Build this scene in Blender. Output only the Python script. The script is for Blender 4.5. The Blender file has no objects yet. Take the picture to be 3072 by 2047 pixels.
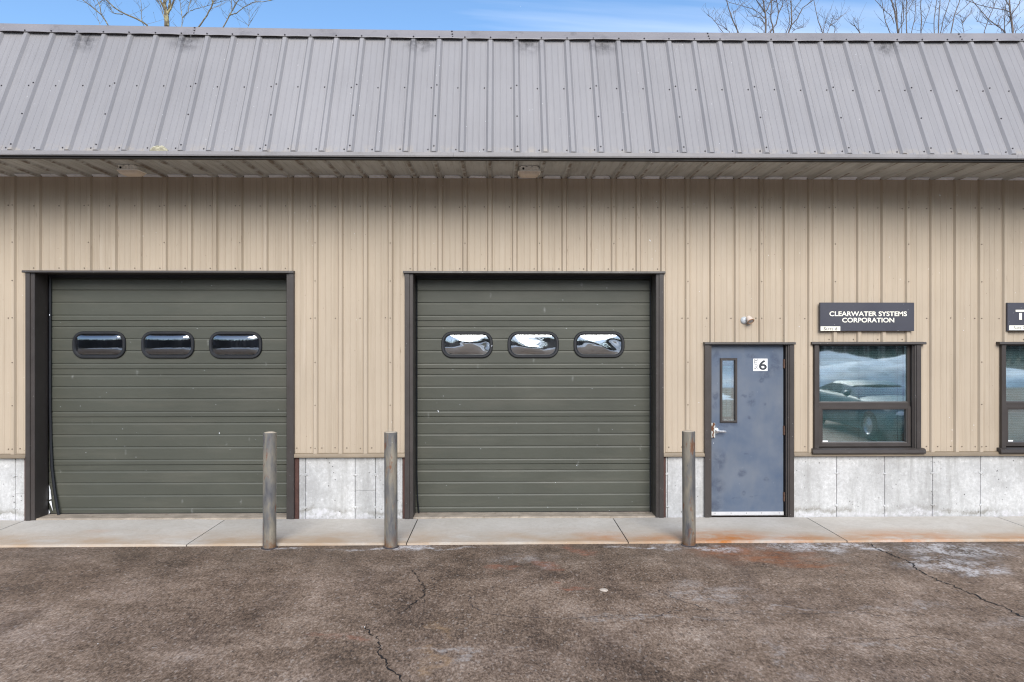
import bpy, bmesh, math, random
from mathutils import Vector, Matrix, noise as mnoise

random.seed(7)
S = bpy.context.scene
COL = S.collection
R = math.radians

# ------------------------------------------------------------------ camera
cam = bpy.data.cameras.new("camera")
cam.sensor_width = 36.0
cam.lens = 25.195
cam.clip_start = 0.05
cam.clip_end = 3000
camo = bpy.data.objects.new("camera", cam)
COL.objects.link(camo)
camo.location = (0.0, -8.8185, 2.196)
camo.rotation_euler = (R(90), 0, -0.0163)
S.camera = camo

# ------------------------------------------------------------------ sky, sun, exposure
SUN_EL, SUN_AZ = 33.0, 176.0
world = bpy.data.worlds.new("World")
S.world = world
world.use_nodes = True
wn = world.node_tree
wn.nodes.clear()
def wnode(t, **kw):
    n = wn.nodes.new(t)
    for k, v in kw.items():
        setattr(n, k, v)
    return n
w_out = wnode("ShaderNodeOutputWorld")
w_bg = wnode("ShaderNodeBackground")
w_bg.inputs["Strength"].default_value = 0.105
w_sky = wnode("ShaderNodeTexSky", sky_type="NISHITA", sun_disc=False)
w_sky.sun_elevation = R(SUN_EL)
w_sky.sun_rotation = R(SUN_AZ)
w_sky.air_density = 1.0
w_sky.dust_density = 0.6
w_sky.ozone_density = 2.0
w_hs = wnode("ShaderNodeHueSaturation")
w_hs.inputs["Saturation"].default_value = 1.12
w_hs.inputs["Value"].default_value = 1.22
w_tc = wnode("ShaderNodeTexCoord")
w_sep = wnode("ShaderNodeSeparateXYZ")
w_add = wnode("ShaderNodeMath", operation="MAXIMUM"); w_add.inputs[1].default_value = 0.0
w_add2 = wnode("ShaderNodeMath", operation="ADD"); w_add2.inputs[1].default_value = 0.12
w_div = wnode("ShaderNodeVectorMath", operation="DIVIDE")
w_comb = wnode("ShaderNodeCombineXYZ")
w_map = wnode("ShaderNodeMapping")
w_map.inputs["Location"].default_value = (2.35, 0.4, 0.0)
w_map.inputs["Rotation"].default_value = (0, 0, R(-24))
w_map.inputs["Scale"].default_value = (0.55, 1.5, 1.0)
w_no = wnode("ShaderNodeTexNoise")
w_no.inputs["Scale"].default_value = 0.9
w_no.inputs["Detail"].default_value = 6.0
w_no.inputs["Roughness"].default_value = 0.52
w_no.inputs["Distortion"].default_value = 0.5
w_mr = wnode("ShaderNodeMapRange")
w_mr.inputs["From Min"].default_value = 0.50
w_mr.inputs["From Max"].default_value = 0.80
w_mr.inputs["To Max"].default_value = 0.62
w_mix = wnode("ShaderNodeMix", data_type="RGBA")
CLOUD = (8.2, 8.4, 8.9, 1)
w_mix.inputs["B"].default_value = CLOUD
L = wn.links.new
L(w_tc.outputs["Generated"], w_sep.inputs[0])
L(w_sep.outputs["Z"], w_add.inputs[0])
L(w_add.outputs[0], w_add2.inputs[0])
for i in range(3):
    L(w_add2.outputs[0], w_comb.inputs[i])
L(w_tc.outputs["Generated"], w_div.inputs[0])
L(w_comb.outputs[0], w_div.inputs[1])
L(w_div.outputs[0], w_map.inputs[0])
L(w_map.outputs[0], w_no.inputs["Vector"])
L(w_no.outputs["Fac"], w_mr.inputs["Value"])
L(w_sky.outputs[0], w_hs.inputs["Color"])
L(w_hs.outputs[0], w_mix.inputs["A"])
L(w_mr.outputs[0], w_mix.inputs["Factor"])
L(w_mix.outputs["Result"], w_bg.inputs["Color"])
L(w_bg.outputs[0], w_out.inputs[0])

sun = bpy.data.lights.new("sun", "SUN")
sun.energy = 2.5
sun.angle = R(38)
sun.color = (1.0, 0.95, 0.875)
suno = bpy.data.objects.new("sun", sun)
COL.objects.link(suno)
suno.rotation_euler = (R(90 - SUN_EL), 0, R(180 - SUN_AZ))

S.view_settings.view_transform = "Standard"
S.view_settings.look = "None"
S.view_settings.gamma = 1.0
S.view_settings.exposure = 0.80
S.view_settings.use_curve_mapping = False
S.render.engine = "CYCLES"
S.cycles.use_denoising = True
S.cycles.filter_width = 1.15
S.cycles.max_bounces = 7
S.cycles.transparent_max_bounces = 12

# ------------------------------------------------------------------ mesh helpers
class MB:
    """collects faces and links them as ONE mesh object"""
    def __init__(self):
        self.v, self.f = [], []
    def quad(self, *p):
        n = len(self.v)
        self.v += [tuple(q) for q in p]
        self.f.append(tuple(range(n, n + len(p))))
    def box(self, x0, x1, y0, y1, z0, z1):
        n = len(self.v)
        self.v += [(x, y, z) for z in (z0, z1) for y in (y0, y1) for x in (x0, x1)]
        for q in ((0, 2, 3, 1), (4, 5, 7, 6), (0, 1, 5, 4), (2, 6, 7, 3), (0, 4, 6, 2), (1, 3, 7, 5)):
            self.f.append(tuple(n + i for i in q))
        return self
    def strip(self, rows, close=False):
        """rows of equal point count -> skin"""
        n = len(self.v)
        m = len(rows[0])
        for r in rows:
            self.v += [tuple(p) for p in r]
        for i in range(len(rows) - 1):
            for j in range(m if close else m - 1):
                a = n + i * m + j
                b = n + i * m + (j + 1) % m
                self.f.append((a, b, b + m, a + m))
        return self
    def cap(self, pts):
        n = len(self.v)
        self.v += [tuple(p) for p in pts]
        self.f.append(tuple(range(n, n + len(pts))))
        return self
    def tube(self, pts, radii, seg=6, caps=True):
        pts = [Vector(p) for p in pts]
        rows = []
        ref = Vector((0.31, 0.87, 0.38)).normalized()
        for i, p in enumerate(pts):
            d = (pts[min(i + 1, len(pts) - 1)] - pts[max(i - 1, 0)]).normalized()
            a = d.cross(ref)
            if a.length < 1e-3:
                a = d.cross(Vector((1, 0, 0)))
            a.normalize()
            b = d.cross(a)
            rr = radii[i] if hasattr(radii, "__len__") else radii
            rows.append([p + (a * math.cos(t) + b * math.sin(t)) * rr
                         for t in [2 * math.pi * k / seg for k in range(seg)]])
        self.strip(rows, True)
        if caps:
            self.cap(rows[0][::-1]); self.cap(rows[-1])
        return self
    def lathe(self, prof, center, axis=(0, 0, 1), seg=24):
        """prof: (radius, height along axis)"""
        ax = Vector(axis).normalized()
        a = ax.orthogonal().normalized(); b = ax.cross(a)
        c = Vector(center)
        rows = []
        for r, h in prof:
            rows.append([c + ax * h + (a * math.cos(t) + b * math.sin(t)) * max(r, 1e-5)
                         for t in [2 * math.pi * k / seg for k in range(seg)]])
        self.strip(rows, True)
        return self
    def build(self, name, mat=None, parent=None, smooth=False, loc=None, kind=None, label=None):
        me = bpy.data.meshes.new(name)
        me.from_pydata(self.v, [], self.f)
        bm = bmesh.new(); bm.from_mesh(me)
        bmesh.ops.remove_doubles(bm, verts=bm.verts, dist=1e-5)
        bmesh.ops.recalc_face_normals(bm, faces=bm.faces)
        bm.to_mesh(me); bm.free()
        if smooth:
            me.shade_smooth()
            try:
                me.set_sharp_from_angle(angle=R(38))
            except Exception:
                pass
        if mat:
            me.materials.append(mat)
        o = bpy.data.objects.new(name, me)
        COL.objects.link(o)
        if loc: o.location = loc
        if parent: o.parent = parent
        if kind: o["kind"] = kind
        if label: o["label"] = label
        return o

def tag(o, label, cat, group=None):
    o["label"] = label; o["category"] = cat
    if group: o["group"] = group
    return o

def thing(name, label, cat, loc=(0, 0, 0), group=None):
    o = bpy.data.objects.new(name, None)
    o.empty_display_size = 0.2
    COL.objects.link(o)
    o.location = loc
    return tag(o, label, cat, group)

def part(name, parent):
    o = bpy.data.objects.new(name, None)
    COL.objects.link(o)
    o.parent = parent
    return o

# ------------------------------------------------------------------ materials
class NT:
    def __init__(self, name):
        self.m = bpy.data.materials.new(name)
        self.m.use_nodes = True
        self.t = self.m.node_tree
        self.b = self.t.nodes["Principled BSDF"]
        self.out = self.t.nodes["Material Output"]
        self.co = self.n("ShaderNodeTexCoord").outputs["Object"]
    def n(self, t, **kw):
        x = self.t.nodes.new(t)
        for k, v in kw.items(): setattr(x, k, v)
        return x
    def link(self, a, b): self.t.links.new(a, b)
    def put(self, sock, v):
        if hasattr(v, "is_linked") or hasattr(v, "links"): self.link(v, sock)
        elif isinstance(v, tuple) and len(v) == 3 and sock.type == "RGBA": sock.default_value = (*v, 1)
        else: sock.default_value = v
    def mapping(self, scale=(1, 1, 1), loc=(0, 0, 0), rot=(0, 0, 0), co=None):
        m = self.n("ShaderNodeMapping")
        m.inputs["Scale"].default_value = scale
        m.inputs["Location"].default_value = loc
        m.inputs["Rotation"].default_value = rot
        self.link(co or self.co, m.inputs[0])
        return m.outputs[0]
    def noise(self, scale, detail=4, rough=0.55, co=None, dist=0.0):
        n = self.n("ShaderNodeTexNoise")
        n.inputs["Scale"].default_value = scale
        n.inputs["Detail"].default_value = detail
        n.inputs["Roughness"].default_value = rough
        n.inputs["Distortion"].default_value = dist
        self.link(co or self.co, n.inputs["Vector"])
        return n.outputs["Fac"]
    def voro(self, scale, co=None, feature="F1", rnd=1.0):
        n = self.n("ShaderNodeTexVoronoi", feature=feature)
        n.inputs["Scale"].default_value = scale
        n.inputs["Randomness"].default_value = rnd
        self.link(co or self.co, n.inputs["Vector"])
        return n.outputs["Distance"]
    def mr(self, v, a, b, c=0.0, d=1.0, smooth=False):
        n = self.n("ShaderNodeMapRange")
        if smooth: n.interpolation_type = "SMOOTHSTEP"
        for k, x in zip(("From Min", "From Max", "To Min", "To Max"), (a, b, c, d)):
            n.inputs[k].default_value = x
        self.put(n.inputs["Value"], v)
        return n.outputs[0]
    def math(self, op, a, b=0.0):
        n = self.n("ShaderNodeMath", operation=op)
        self.put(n.inputs[0], a); self.put(n.inputs[1], b)
        return n.outputs[0]
    def mix(self, fac, a, b, mode="MIX"):
        n = self.n("ShaderNodeMix", data_type="RGBA", blend_type=mode)
        self.put(n.inputs["Factor"], fac); self.put(n.inputs["A"], a); self.put(n.inputs["B"], b)
        return n.outputs["Result"]
    def ramp(self, v, stops):
        n = self.n("ShaderNodeValToRGB")
        e = n.color_ramp.elements
        while len(e) > 1: e.remove(e[-1])
        e[0].position = stops[0][0]; e[0].color = (*stops[0][1], 1)
        for p, c in stops[1:]:
            x = e.new(p); x.color = (*c, 1)
        self.link(v, n.inputs[0])
        return n.outputs[0]
    def sep(self, co=None):
        s = self.n("ShaderNodeSeparateXYZ"); self.link(co or self.co, s.inputs[0]); return s.outputs
    def rand(self):
        return self.n("ShaderNodeObjectInfo").outputs["Random"]
    def blob(self, c, r, soft=0.0, rot=0.0, co=None):
        """1 at the centre of an ellipsoid with centre c and radii r, 0 outside"""
        m1 = self.mapping(loc=tuple(-x for x in c), co=co)
        m2 = self.mapping(scale=tuple(1.0 / x for x in r), co=self.mapping(rot=rot if isinstance(rot, tuple) else (0, 0, rot), co=m1))
        ln = self.n("ShaderNodeVectorMath", operation="LENGTH")
        self.link(m2, ln.inputs[0])
        return self.mr(ln.outputs["Value"], 1.0, soft, 0.0, 1.0, True)
    def color(self, v): self.put(self.b.inputs["Base Color"], v)
    def rough(self, v): self.put(self.b.inputs["Roughness"], v)
    def spec(self, v): self.put(self.b.inputs["Specular IOR Level"], v)
    def bump(self, h, strength=0.3, dist=0.01):
        n = self.n("ShaderNodeBump")
        n.inputs["Strength"].default_value = strength
        n.inputs["Distance"].default_value = dist
        self.link(h, n.inputs["Height"])
        self.link(n.outputs[0], self.b.inputs["Normal"])

def paint(name, col, rough=0.5, var=0.12, scale=3.0, streak=0.0, specks=0.0, dirt=None, dirt_amt=0.0, metal=0.0, spec=0.4, rnd=0.06, bump=0.05, fine=60):
    t = NT(name)
    lo = tuple(c * (1 - var) for c in col); hi = tuple(min(1, c * (1 + var)) for c in col)
    f = t.noise(scale, 5, 0.6)
    c = t.mix(t.mr(f, 0.3, 0.7), lo, hi)
    if streak:
        st = t.noise(1.0, 4, 0.6, co=t.mapping(scale=(16, 16, 0.9)))
        c = t.mix(t.mr(st, 0.45, 0.8, 0, streak), c, tuple(x * 0.55 for x in col))
    if dirt:
        d = t.noise(scale * 2.7, 7, 0.68)
        c = t.mix(t.mr(d, 0.56, 0.72, 0, dirt_amt), c, dirt)
    if specks:
        v = t.voro(26.0)
        k = t.math("MULTIPLY", t.mr(v, 0.10, 0.05), t.mr(t.noise(5.0, 2), 0.52, 0.60, 0, specks))
        c = t.mix(k, c, (0.62, 0.62, 0.62))
    if rnd:
        hs = t.n("ShaderNodeHueSaturation")
        t.put(hs.inputs["Value"], t.mr(t.rand(), 0, 1, 1 - rnd, 1 + rnd))
        t.link(c, hs.inputs["Color"]); c = hs.outputs[0]
    t.color(c)
    t.rough(t.mr(t.noise(scale * 1.7, 4), 0.3, 0.7, rough - 0.07, rough + 0.07))
    t.spec(spec)
    t.b.inputs["Metallic"].default_value = metal
    if bump: t.bump(t.noise(fine, 3), bump, 0.004)
    return t.m

M = {}
# tan wall sheets: grime specks and a few rusty freckles, cobweb dirt in the creases
def m_siding():
    t = NT("tan_siding_paint")
    base = (0.400, 0.332, 0.254)
    f = t.noise(0.9, 4, 0.55)
    c = t.mix(t.mr(f, 0.3, 0.7), tuple(x * 0.93 for x in base), tuple(x * 1.06 for x in base))
    st = t.noise(1.0, 5, 0.62, co=t.mapping(scale=(13, 13, 0.45)))
    c = t.mix(t.mr(st, 0.50, 0.78, 0, 0.45), c, (0.25, 0.195, 0.135))
    pale = t.noise(1.0, 4, 0.6, co=t.mapping(scale=(9, 9, 0.8), loc=(3, 1, 4)))
    c = t.mix(t.mr(pale, 0.56, 0.78, 0, 0.4), c, (0.49, 0.42, 0.34))
    web = t.noise(1.0, 8, 0.75, co=t.mapping(scale=(30, 30, 5)))
    webz = t.math("MULTIPLY", t.mr(web, 0.60, 0.68, 0, 0.75), t.mr(t.noise(0.7, 3), 0.50, 0.64))
    c = t.mix(webz, c, (0.10, 0.062, 0.035))
    v = t.voro(9.0)
    c = t.mix(t.mr(v, 0.050, 0.030, 0, 0.7), c, (0.14, 0.10, 0.07))
    v2 = t.voro(6.3, co=t.mapping(loc=(5, 2, 9), scale=(1, 1, 0.6)))
    c = t.mix(t.mr(v2, 0.040, 0.022, 0, 0.6), c, (0.62, 0.60, 0.57))
    hs = t.n("ShaderNodeHueSaturation")
    t.put(hs.inputs["Value"], t.mr(t.rand(), 0, 1, 0.96, 1.04))
    t.link(c, hs.inputs["Color"])
    t.color(hs.outputs[0]); t.rough(0.55); t.spec(0.3)
    t.bump(t.noise(3.5, 3), 0.10, 0.02)
    return t.m
M["siding"] = m_siding()

def m_roof(name="grey_roof_paint"):
    t = NT(name)
    base = (0.240, 0.233, 0.240)
    f = t.noise(0.7, 4, 0.55)
    c = t.mix(t.mr(f, 0.3, 0.7), tuple(x * 0.93 for x in base), tuple(x * 1.07 for x in base))
    st = t.noise(1.0, 5, 0.6, co=t.mapping(scale=(20, 2.0, 0.9)))
    c = t.mix(t.mr(st, 0.5, 0.8, 0, 0.35), c, (0.175, 0.167, 0.17))
    pl = t.noise(1.0, 5, 0.6, co=t.mapping(scale=(14, 1.5, 0.8), loc=(2, 7, 3)))
    c = t.mix(t.mr(pl, 0.52, 0.8, 0, 0.4), c, (0.28, 0.27, 0.27))
    # soot-like black mould patches left below the cap at a few bays
    soot = None
    for x in (-4.9, -3.72, -0.95, 0.33, 1.22, 4.62, -6.9, 7.4):
        b = t.blob((x, -0.32, 5.74), (0.27, 0.5, 0.22))
        soot = b if soot is None else t.math("MAXIMUM", soot, b)
    sn = t.math("MULTIPLY", soot, t.mr(t.noise(11, 6, 0.7), 0.36, 0.62))
    c = t.mix(t.math("MULTIPLY", sn, 0.8), c, (0.035, 0.033, 0.035))
    v2 = t.voro(8.0, co=t.mapping(loc=(5, 2, 9), scale=(1, 0.6, 0.6)))
    c = t.mix(t.mr(v2, 0.045, 0.025, 0, 0.6), c, (0.55, 0.55, 0.56))
    z = t.sep()[2]
    ch = t.math("MULTIPLY", t.mr(z, 4.36, 4.25), t.mr(t.noise(9, 5, 0.7), 0.48, 0.66, 0, 0.55))
    c = t.mix(ch, c, (0.38, 0.32, 0.24))
    hs = t.n("ShaderNodeHueSaturation")
    t.put(hs.inputs["Value"], t.mr(t.rand(), 0, 1, 0.965, 1.035))
    t.link(c, hs.inputs["Color"])
    t.color(hs.outputs[0])
    t.rough(t.mr(f, 0.3, 0.7, 0.42, 0.56)); t.spec(0.4)
    t.bump(t.noise(2.2, 3), 0.14, 0.03)
    return t.m
M["roof"] = m_roof()
M["cap"] = paint("roof_cap_paint", (0.205, 0.195, 0.205), 0.46, 0.12, 1.6, dirt=(0.07, 0.065, 0.07), dirt_amt=0.5, spec=0.4, rnd=0.04, bump=0.1, fine=4)
M["eave"] = paint("eave_trim_paint", (0.225, 0.215, 0.22), 0.45, 0.1, 2.0, dirt=(0.10, 0.09, 0.08), dirt_amt=0.4, spec=0.4, rnd=0.05)
M["dark_gap"] = paint("dark_drip_edge", (0.02, 0.017, 0.015), 0.6, 0.2, 5)
M["dark_trim"] = paint("bronze_trim_paint", (0.047, 0.040, 0.037), 0.42, 0.12, 4, specks=0.5, spec=0.4, rnd=0.05)
M["red_board"] = paint("oxide_brown_board", (0.075, 0.035, 0.028), 0.7, 0.25, 7)
M["screw_dark"] = paint("dark_screw_head", (0.045, 0.04, 0.045), 0.4, 0.2, 9, spec=0.5)
M["screw_tan"] = paint("tan_screw_head", (0.17, 0.135, 0.10), 0.45, 0.25, 9)
M["closure"] = paint("pale_closure_foam", (0.74, 0.76, 0.80), 0.75, 0.15, 8, dirt=(0.12, 0.10, 0.08), dirt_amt=0.6)
M["flash"] = paint("base_flashing_paint", (0.20, 0.155, 0.105), 0.5, 0.12, 3, dirt=(0.1, 0.08, 0.06), dirt_amt=0.3)
M["letters_ivory"] = paint("ivory_vinyl", (0.80, 0.78, 0.68), 0.5, 0.03, 6, rnd=0)
M["plate_ivory"] = paint("ivory_plate", (0.78, 0.76, 0.67), 0.5, 0.05, 9, rnd=0)
M["ink"] = paint("black_print", (0.018, 0.018, 0.02), 0.5, 0.1, 9, rnd=0)
M["ink_grey"] = paint("charcoal_print", (0.03, 0.035, 0.042), 0.5, 0.1, 9, rnd=0)
M["white_vinyl"] = paint("white_vinyl", (0.80, 0.80, 0.81), 0.45, 0.04, 12, rnd=0)
M["sign"] = paint("charcoal_sign_board", (0.050, 0.051, 0.066), 0.45, 0.06, 2, specks=0.7, rnd=0)
M["rubber"] = paint("black_rubber", (0.012, 0.013, 0.016), 0.5, 0.2, 12)
M["chrome"] = paint("satin_chrome", (0.62, 0.63, 0.66), 0.30, 0.05, 9, metal=0.9, rnd=0)
M["hinge"] = paint("rusty_hinge", (0.085, 0.045, 0.03), 0.6, 0.3, 30)
M["alu"] = paint("aluminium_sweep", (0.62, 0.62, 0.63), 0.4, 0.08, 12, metal=0.3, rnd=0)
M["dark_room"] = paint("dark_interior", (0.05, 0.05, 0.05), 0.9, 0.1, 1, bump=0)
M["office_wall"] = paint("office_interior", (0.16, 0.16, 0.15), 0.9, 0.1, 1, bump=0)
M["blind"] = paint("white_blind", (0.62, 0.64, 0.64), 0.5, 0.04, 3, rnd=0, bump=0)

def m_soffit():
    t = NT("dirty_soffit_paint")
    c = t.mix(t.mr(t.noise(1.2, 5, 0.6), 0.3, 0.7), (0.42, 0.425, 0.405), (0.54, 0.55, 0.53))
    st = t.noise(1.0, 5, 0.65, co=t.mapping(scale=(10, 1.2, 1)))
    c = t.mix(t.mr(st, 0.46, 0.75, 0, 0.6), c, (0.19, 0.165, 0.13))
    p = t.noise(1.0, 4, 0.6, co=t.mapping(scale=(8, 2.2, 1), loc=(4, 4, 0)))
    c = t.mix(t.mr(p, 0.52, 0.72, 0, 0.5), c, (0.40, 0.41, 0.40))
    x = t.math("FRACT", t.math("DIVIDE", t.math("ADD", t.sep()[0], 1.641 + 30.48 + 0.1524), 0.3048))
    seam = t.mr(t.math("ABSOLUTE", t.math("SUBTRACT", x, 0.5)), 0.095, 0.035)
    rust = t.math("MULTIPLY", seam, t.mr(t.noise(5, 7, 0.7), 0.42, 0.58))
    c = t.mix(t.math("MULTIPLY", rust, 0.8), c, (0.115, 0.07, 0.038))
    t.color(c); t.rough(0.6); t.spec(0.3)
    return t.m
M["soffit"] = m_soffit()

def m_garage():
    t = NT("olive_door_paint")
    base = (0.061, 0.064, 0.051)
    c = t.mix(t.mr(t.noise(1.1, 5, 0.6), 0.3, 0.7), tuple(x * 0.9 for x in base), tuple(x * 1.1 for x in base))
    du = t.noise(1.0, 6, 0.65, co=t.mapping(scale=(0.9, 1, 6)))
    c = t.mix(t.mr(du, 0.48, 0.75, 0, 0.5), c, (0.10, 0.097, 0.078))
    v = t.voro(7.0)
    c = t.mix(t.mr(v, 0.055, 0.03, 0, 0.6), c, (0.30, 0.32, 0.33))
    v3 = t.voro(3.0, co=t.mapping(loc=(2, 2, 7), scale=(1.6, 1, 0.7)))
    c = t.mix(t.math("MULTIPLY", t.mr(v3, 0.10, 0.02, 0, 0.5), t.mr(t.noise(30, 3), 0.4, 0.6)), c, (0.25, 0.26, 0.25))
    hs = t.n("ShaderNodeHueSaturation")
    t.put(hs.inputs["Value"], t.mr(t.rand(), 0, 1, 0.96, 1.04))
    t.link(c, hs.inputs["Color"])
    t.color(hs.outputs[0])
    t.rough(t.mr(t.noise(2, 4), 0.3, 0.7, 0.42, 0.55)); t.spec(0.35)
    t.bump(t.math("ADD", t.noise(1.8, 2), t.math("MULTIPLY", t.noise(160, 2), 0.06)), 0.30, 0.02)
    return t.m
M["garage"] = m_garage()

def m_blue_door():
    t = NT("weathered_blue_door_paint")
    base = (0.125, 0.170, 0.262)
    n1 = t.noise(2.2, 6, 0.62)
    c = t.mix(t.mr(n1, 0.3, 0.7), (0.070, 0.098, 0.150), (0.122, 0.143, 0.180))
    fade = t.noise(1.0, 5, 0.6, co=t.mapping(scale=(3, 1, 1.1), loc=(1, 3, 5)))
    c = t.mix(t.mr(fade, 0.46, 0.74, 0, 0.6), c, (0.150, 0.163, 0.182))
    wp = t.n("ShaderNodeTexNoise"); wp.inputs["Scale"].default_value = 7.0; wp.inputs["Detail"].default_value = 4
    t.link(t.mapping(scale=(1, 1, .55)), wp.inputs["Vector"])
    wv = t.n("ShaderNodeVectorMath", operation="SUBTRACT"); wv.inputs[1].default_value = (.5, .5, .5); t.link(wp.outputs["Color"], wv.inputs[0])
    wsx = t.n("ShaderNodeVectorMath", operation="MULTIPLY"); wsx.inputs[1].default_value = (.13, 0, .16); t.link(wv.outputs[0], wsx.inputs[0])
    wa = t.n("ShaderNodeVectorMath", operation="ADD"); t.link(t.co, wa.inputs[0]); t.link(wsx.outputs[0], wa.inputs[1])
    dwarp = wa.outputs[0]
    deep = None
    for (x, z, rx, rz) in ((2.69, 1.99, 0.07, 0.10), (2.66, 1.53, 0.06, 0.07), (2.665, 1.40, 0.05, 0.07),
                           (2.71, 0.72, 0.12, 0.20), (2.70, 0.42, 0.13, 0.15), (2.70, 0.17, 0.12, 0.13),
                           (3.13, 1.43, 0.08, 0.05), (3.12, 1.52, 0.05, 0.05), (3.02, 1.50, 0.05, 0.03),
                           (3.30, 1.80, 0.15, 0.13), (3.40, 1.92, 0.10, 0.16), (3.12, 2.02, 0.10, 0.05),
                           (3.24, 1.71, 0.08, 0.05), (3.10, 1.25, 0.025, 0.03), (3.28, 1.44, 0.02, 0.03),
                           (2.99, 0.55, 0.07, 0.06), (3.32, 0.48, 0.07, 0.04), (2.92, 0.255, 0.07, 0.014),
                           (3.14, 0.255, 0.07, 0.014), (3.02, 0.29, 0.03, 0.05), (2.84, 1.16, 0.16, 0.05),
                           (3.05, 0.80, 0.04, 0.02), (2.92, 1.49, 0.02, 0.03)):
        b = t.blob((x, 0.04, z), (rx * 1.1, 1.0, rz * 1.1), co=dwarp)
        deep = b if deep is None else t.math("MAXIMUM", deep, b)
    k = t.math("MULTIPLY", t.mr(deep, 0.05, 0.6), t.mr(t.noise(9, 7, 0.75, dist=0.5), 0.38, 0.58))
    c = t.mix(t.math("MULTIPLY", k, 0.72), c, (0.042, 0.056, 0.092))
    v = t.voro(11.0)
    c = t.mix(t.mr(v, 0.05, 0.03, 0, 0.5), c, (0.40, 0.43, 0.46))
    t.color(c)
    t.rough(t.mr(n1, 0.3, 0.7, 0.38, 0.55)); t.spec(0.4)
    t.bump(t.noise(3, 3), 0.08, 0.02)
    return t.m
M["blue"] = m_blue_door()

def m_concrete():
    t = NT("poured_concrete")
    n1 = t.noise(2.0, 7, 0.65)
    c = t.ramp(n1, [(0.28, (0.34, 0.335, 0.33)), (0.46, (0.45, 0.45, 0.445)), (0.6, (0.53, 0.53, 0.525)), (0.8, (0.60, 0.595, 0.58))])
    lime = t.noise(12.0, 9, 0.80, co=t.mapping(scale=(1, 1, 0.8), loc=(3, 0, 2)))
    c = t.mix(t.mr(lime, 0.55, 0.62, 0, 0.6), c, (0.68, 0.68, 0.675))
    st = t.noise(1.0, 6, 0.65, co=t.mapping(scale=(7, 7, 0.9)))
    c = t.mix(t.mr(st, 0.50, 0.70, 0, 0.6), c, (0.24, 0.235, 0.22))
    mott = t.noise(24, 6, 0.75)
    c = t.mix(t.mr(mott, 0.40, 0.66, 0.0, 0.45), c, (0.27, 0.265, 0.255))
    pits = t.voro(17.0)
    pk = t.math("MULTIPLY", t.mr(pits, 0.16, 0.09), t.mr(t.noise(6, 3), 0.50, 0.58))
    c = t.mix(t.math("MULTIPLY", pk, 0.9), c, (0.06, 0.058, 0.055))
    pits2 = t.voro(60.0)
    pk2 = t.math("MULTIPLY", t.mr(pits2, 0.18, 0.08), t.mr(t.noise(3, 3), 0.46, 0.6))
    c = t.mix(t.math("MULTIPLY", pk2, 0.6), c, (0.14, 0.135, 0.13))
    # tide-mark left by splash water: a wavy dirty line with a crusty whitish foot
    z = t.sep()[2]
    edge = t.math("ADD", z, t.mr(t.noise(1.0, 6, 0.62, co=t.mapping(scale=(1.1, 1, 0.01))), 0.25, 0.75, 0.13, -0.13))
    en = t.math("ADD", edge, t.mr(t.noise(26, 4, 0.7), 0.3, 0.7, -0.02, 0.02))
    band = t.math("MULTIPLY", t.mr(en, 0.075, 0.10), t.mr(en, 0.155, 0.105))
    c = t.mix(t.math("MULTIPLY", t.math("MULTIPLY", band, t.mr(t.noise(3.1, 3), 0.42, 0.6)), 0.62), c, (0.17, 0.155, 0.125))
    foot = t.mr(en, 0.085, 0.06)
    c = t.mix(t.math("MULTIPLY", foot, t.mr(t.noise(16, 5, 0.7), 0.42, 0.62, 0, 0.8)), c, (0.57, 0.56, 0.58))
    hs = t.n("ShaderNodeHueSaturation")
    t.put(hs.inputs["Value"], t.mr(t.rand(), 0, 1, 0.9, 1.08))
    t.link(c, hs.inputs["Color"])
    t.color(hs.outputs[0]); t.rough(0.85); t.spec(0.25)
    t.bump(t.math("SUBTRACT", t.math("ADD", t.noise(30, 5, 0.65), t.math("MULTIPLY", n1, 1.0)), pk), 0.35, 0.008)
    return t.m
M["concrete"] = m_concrete()

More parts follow.
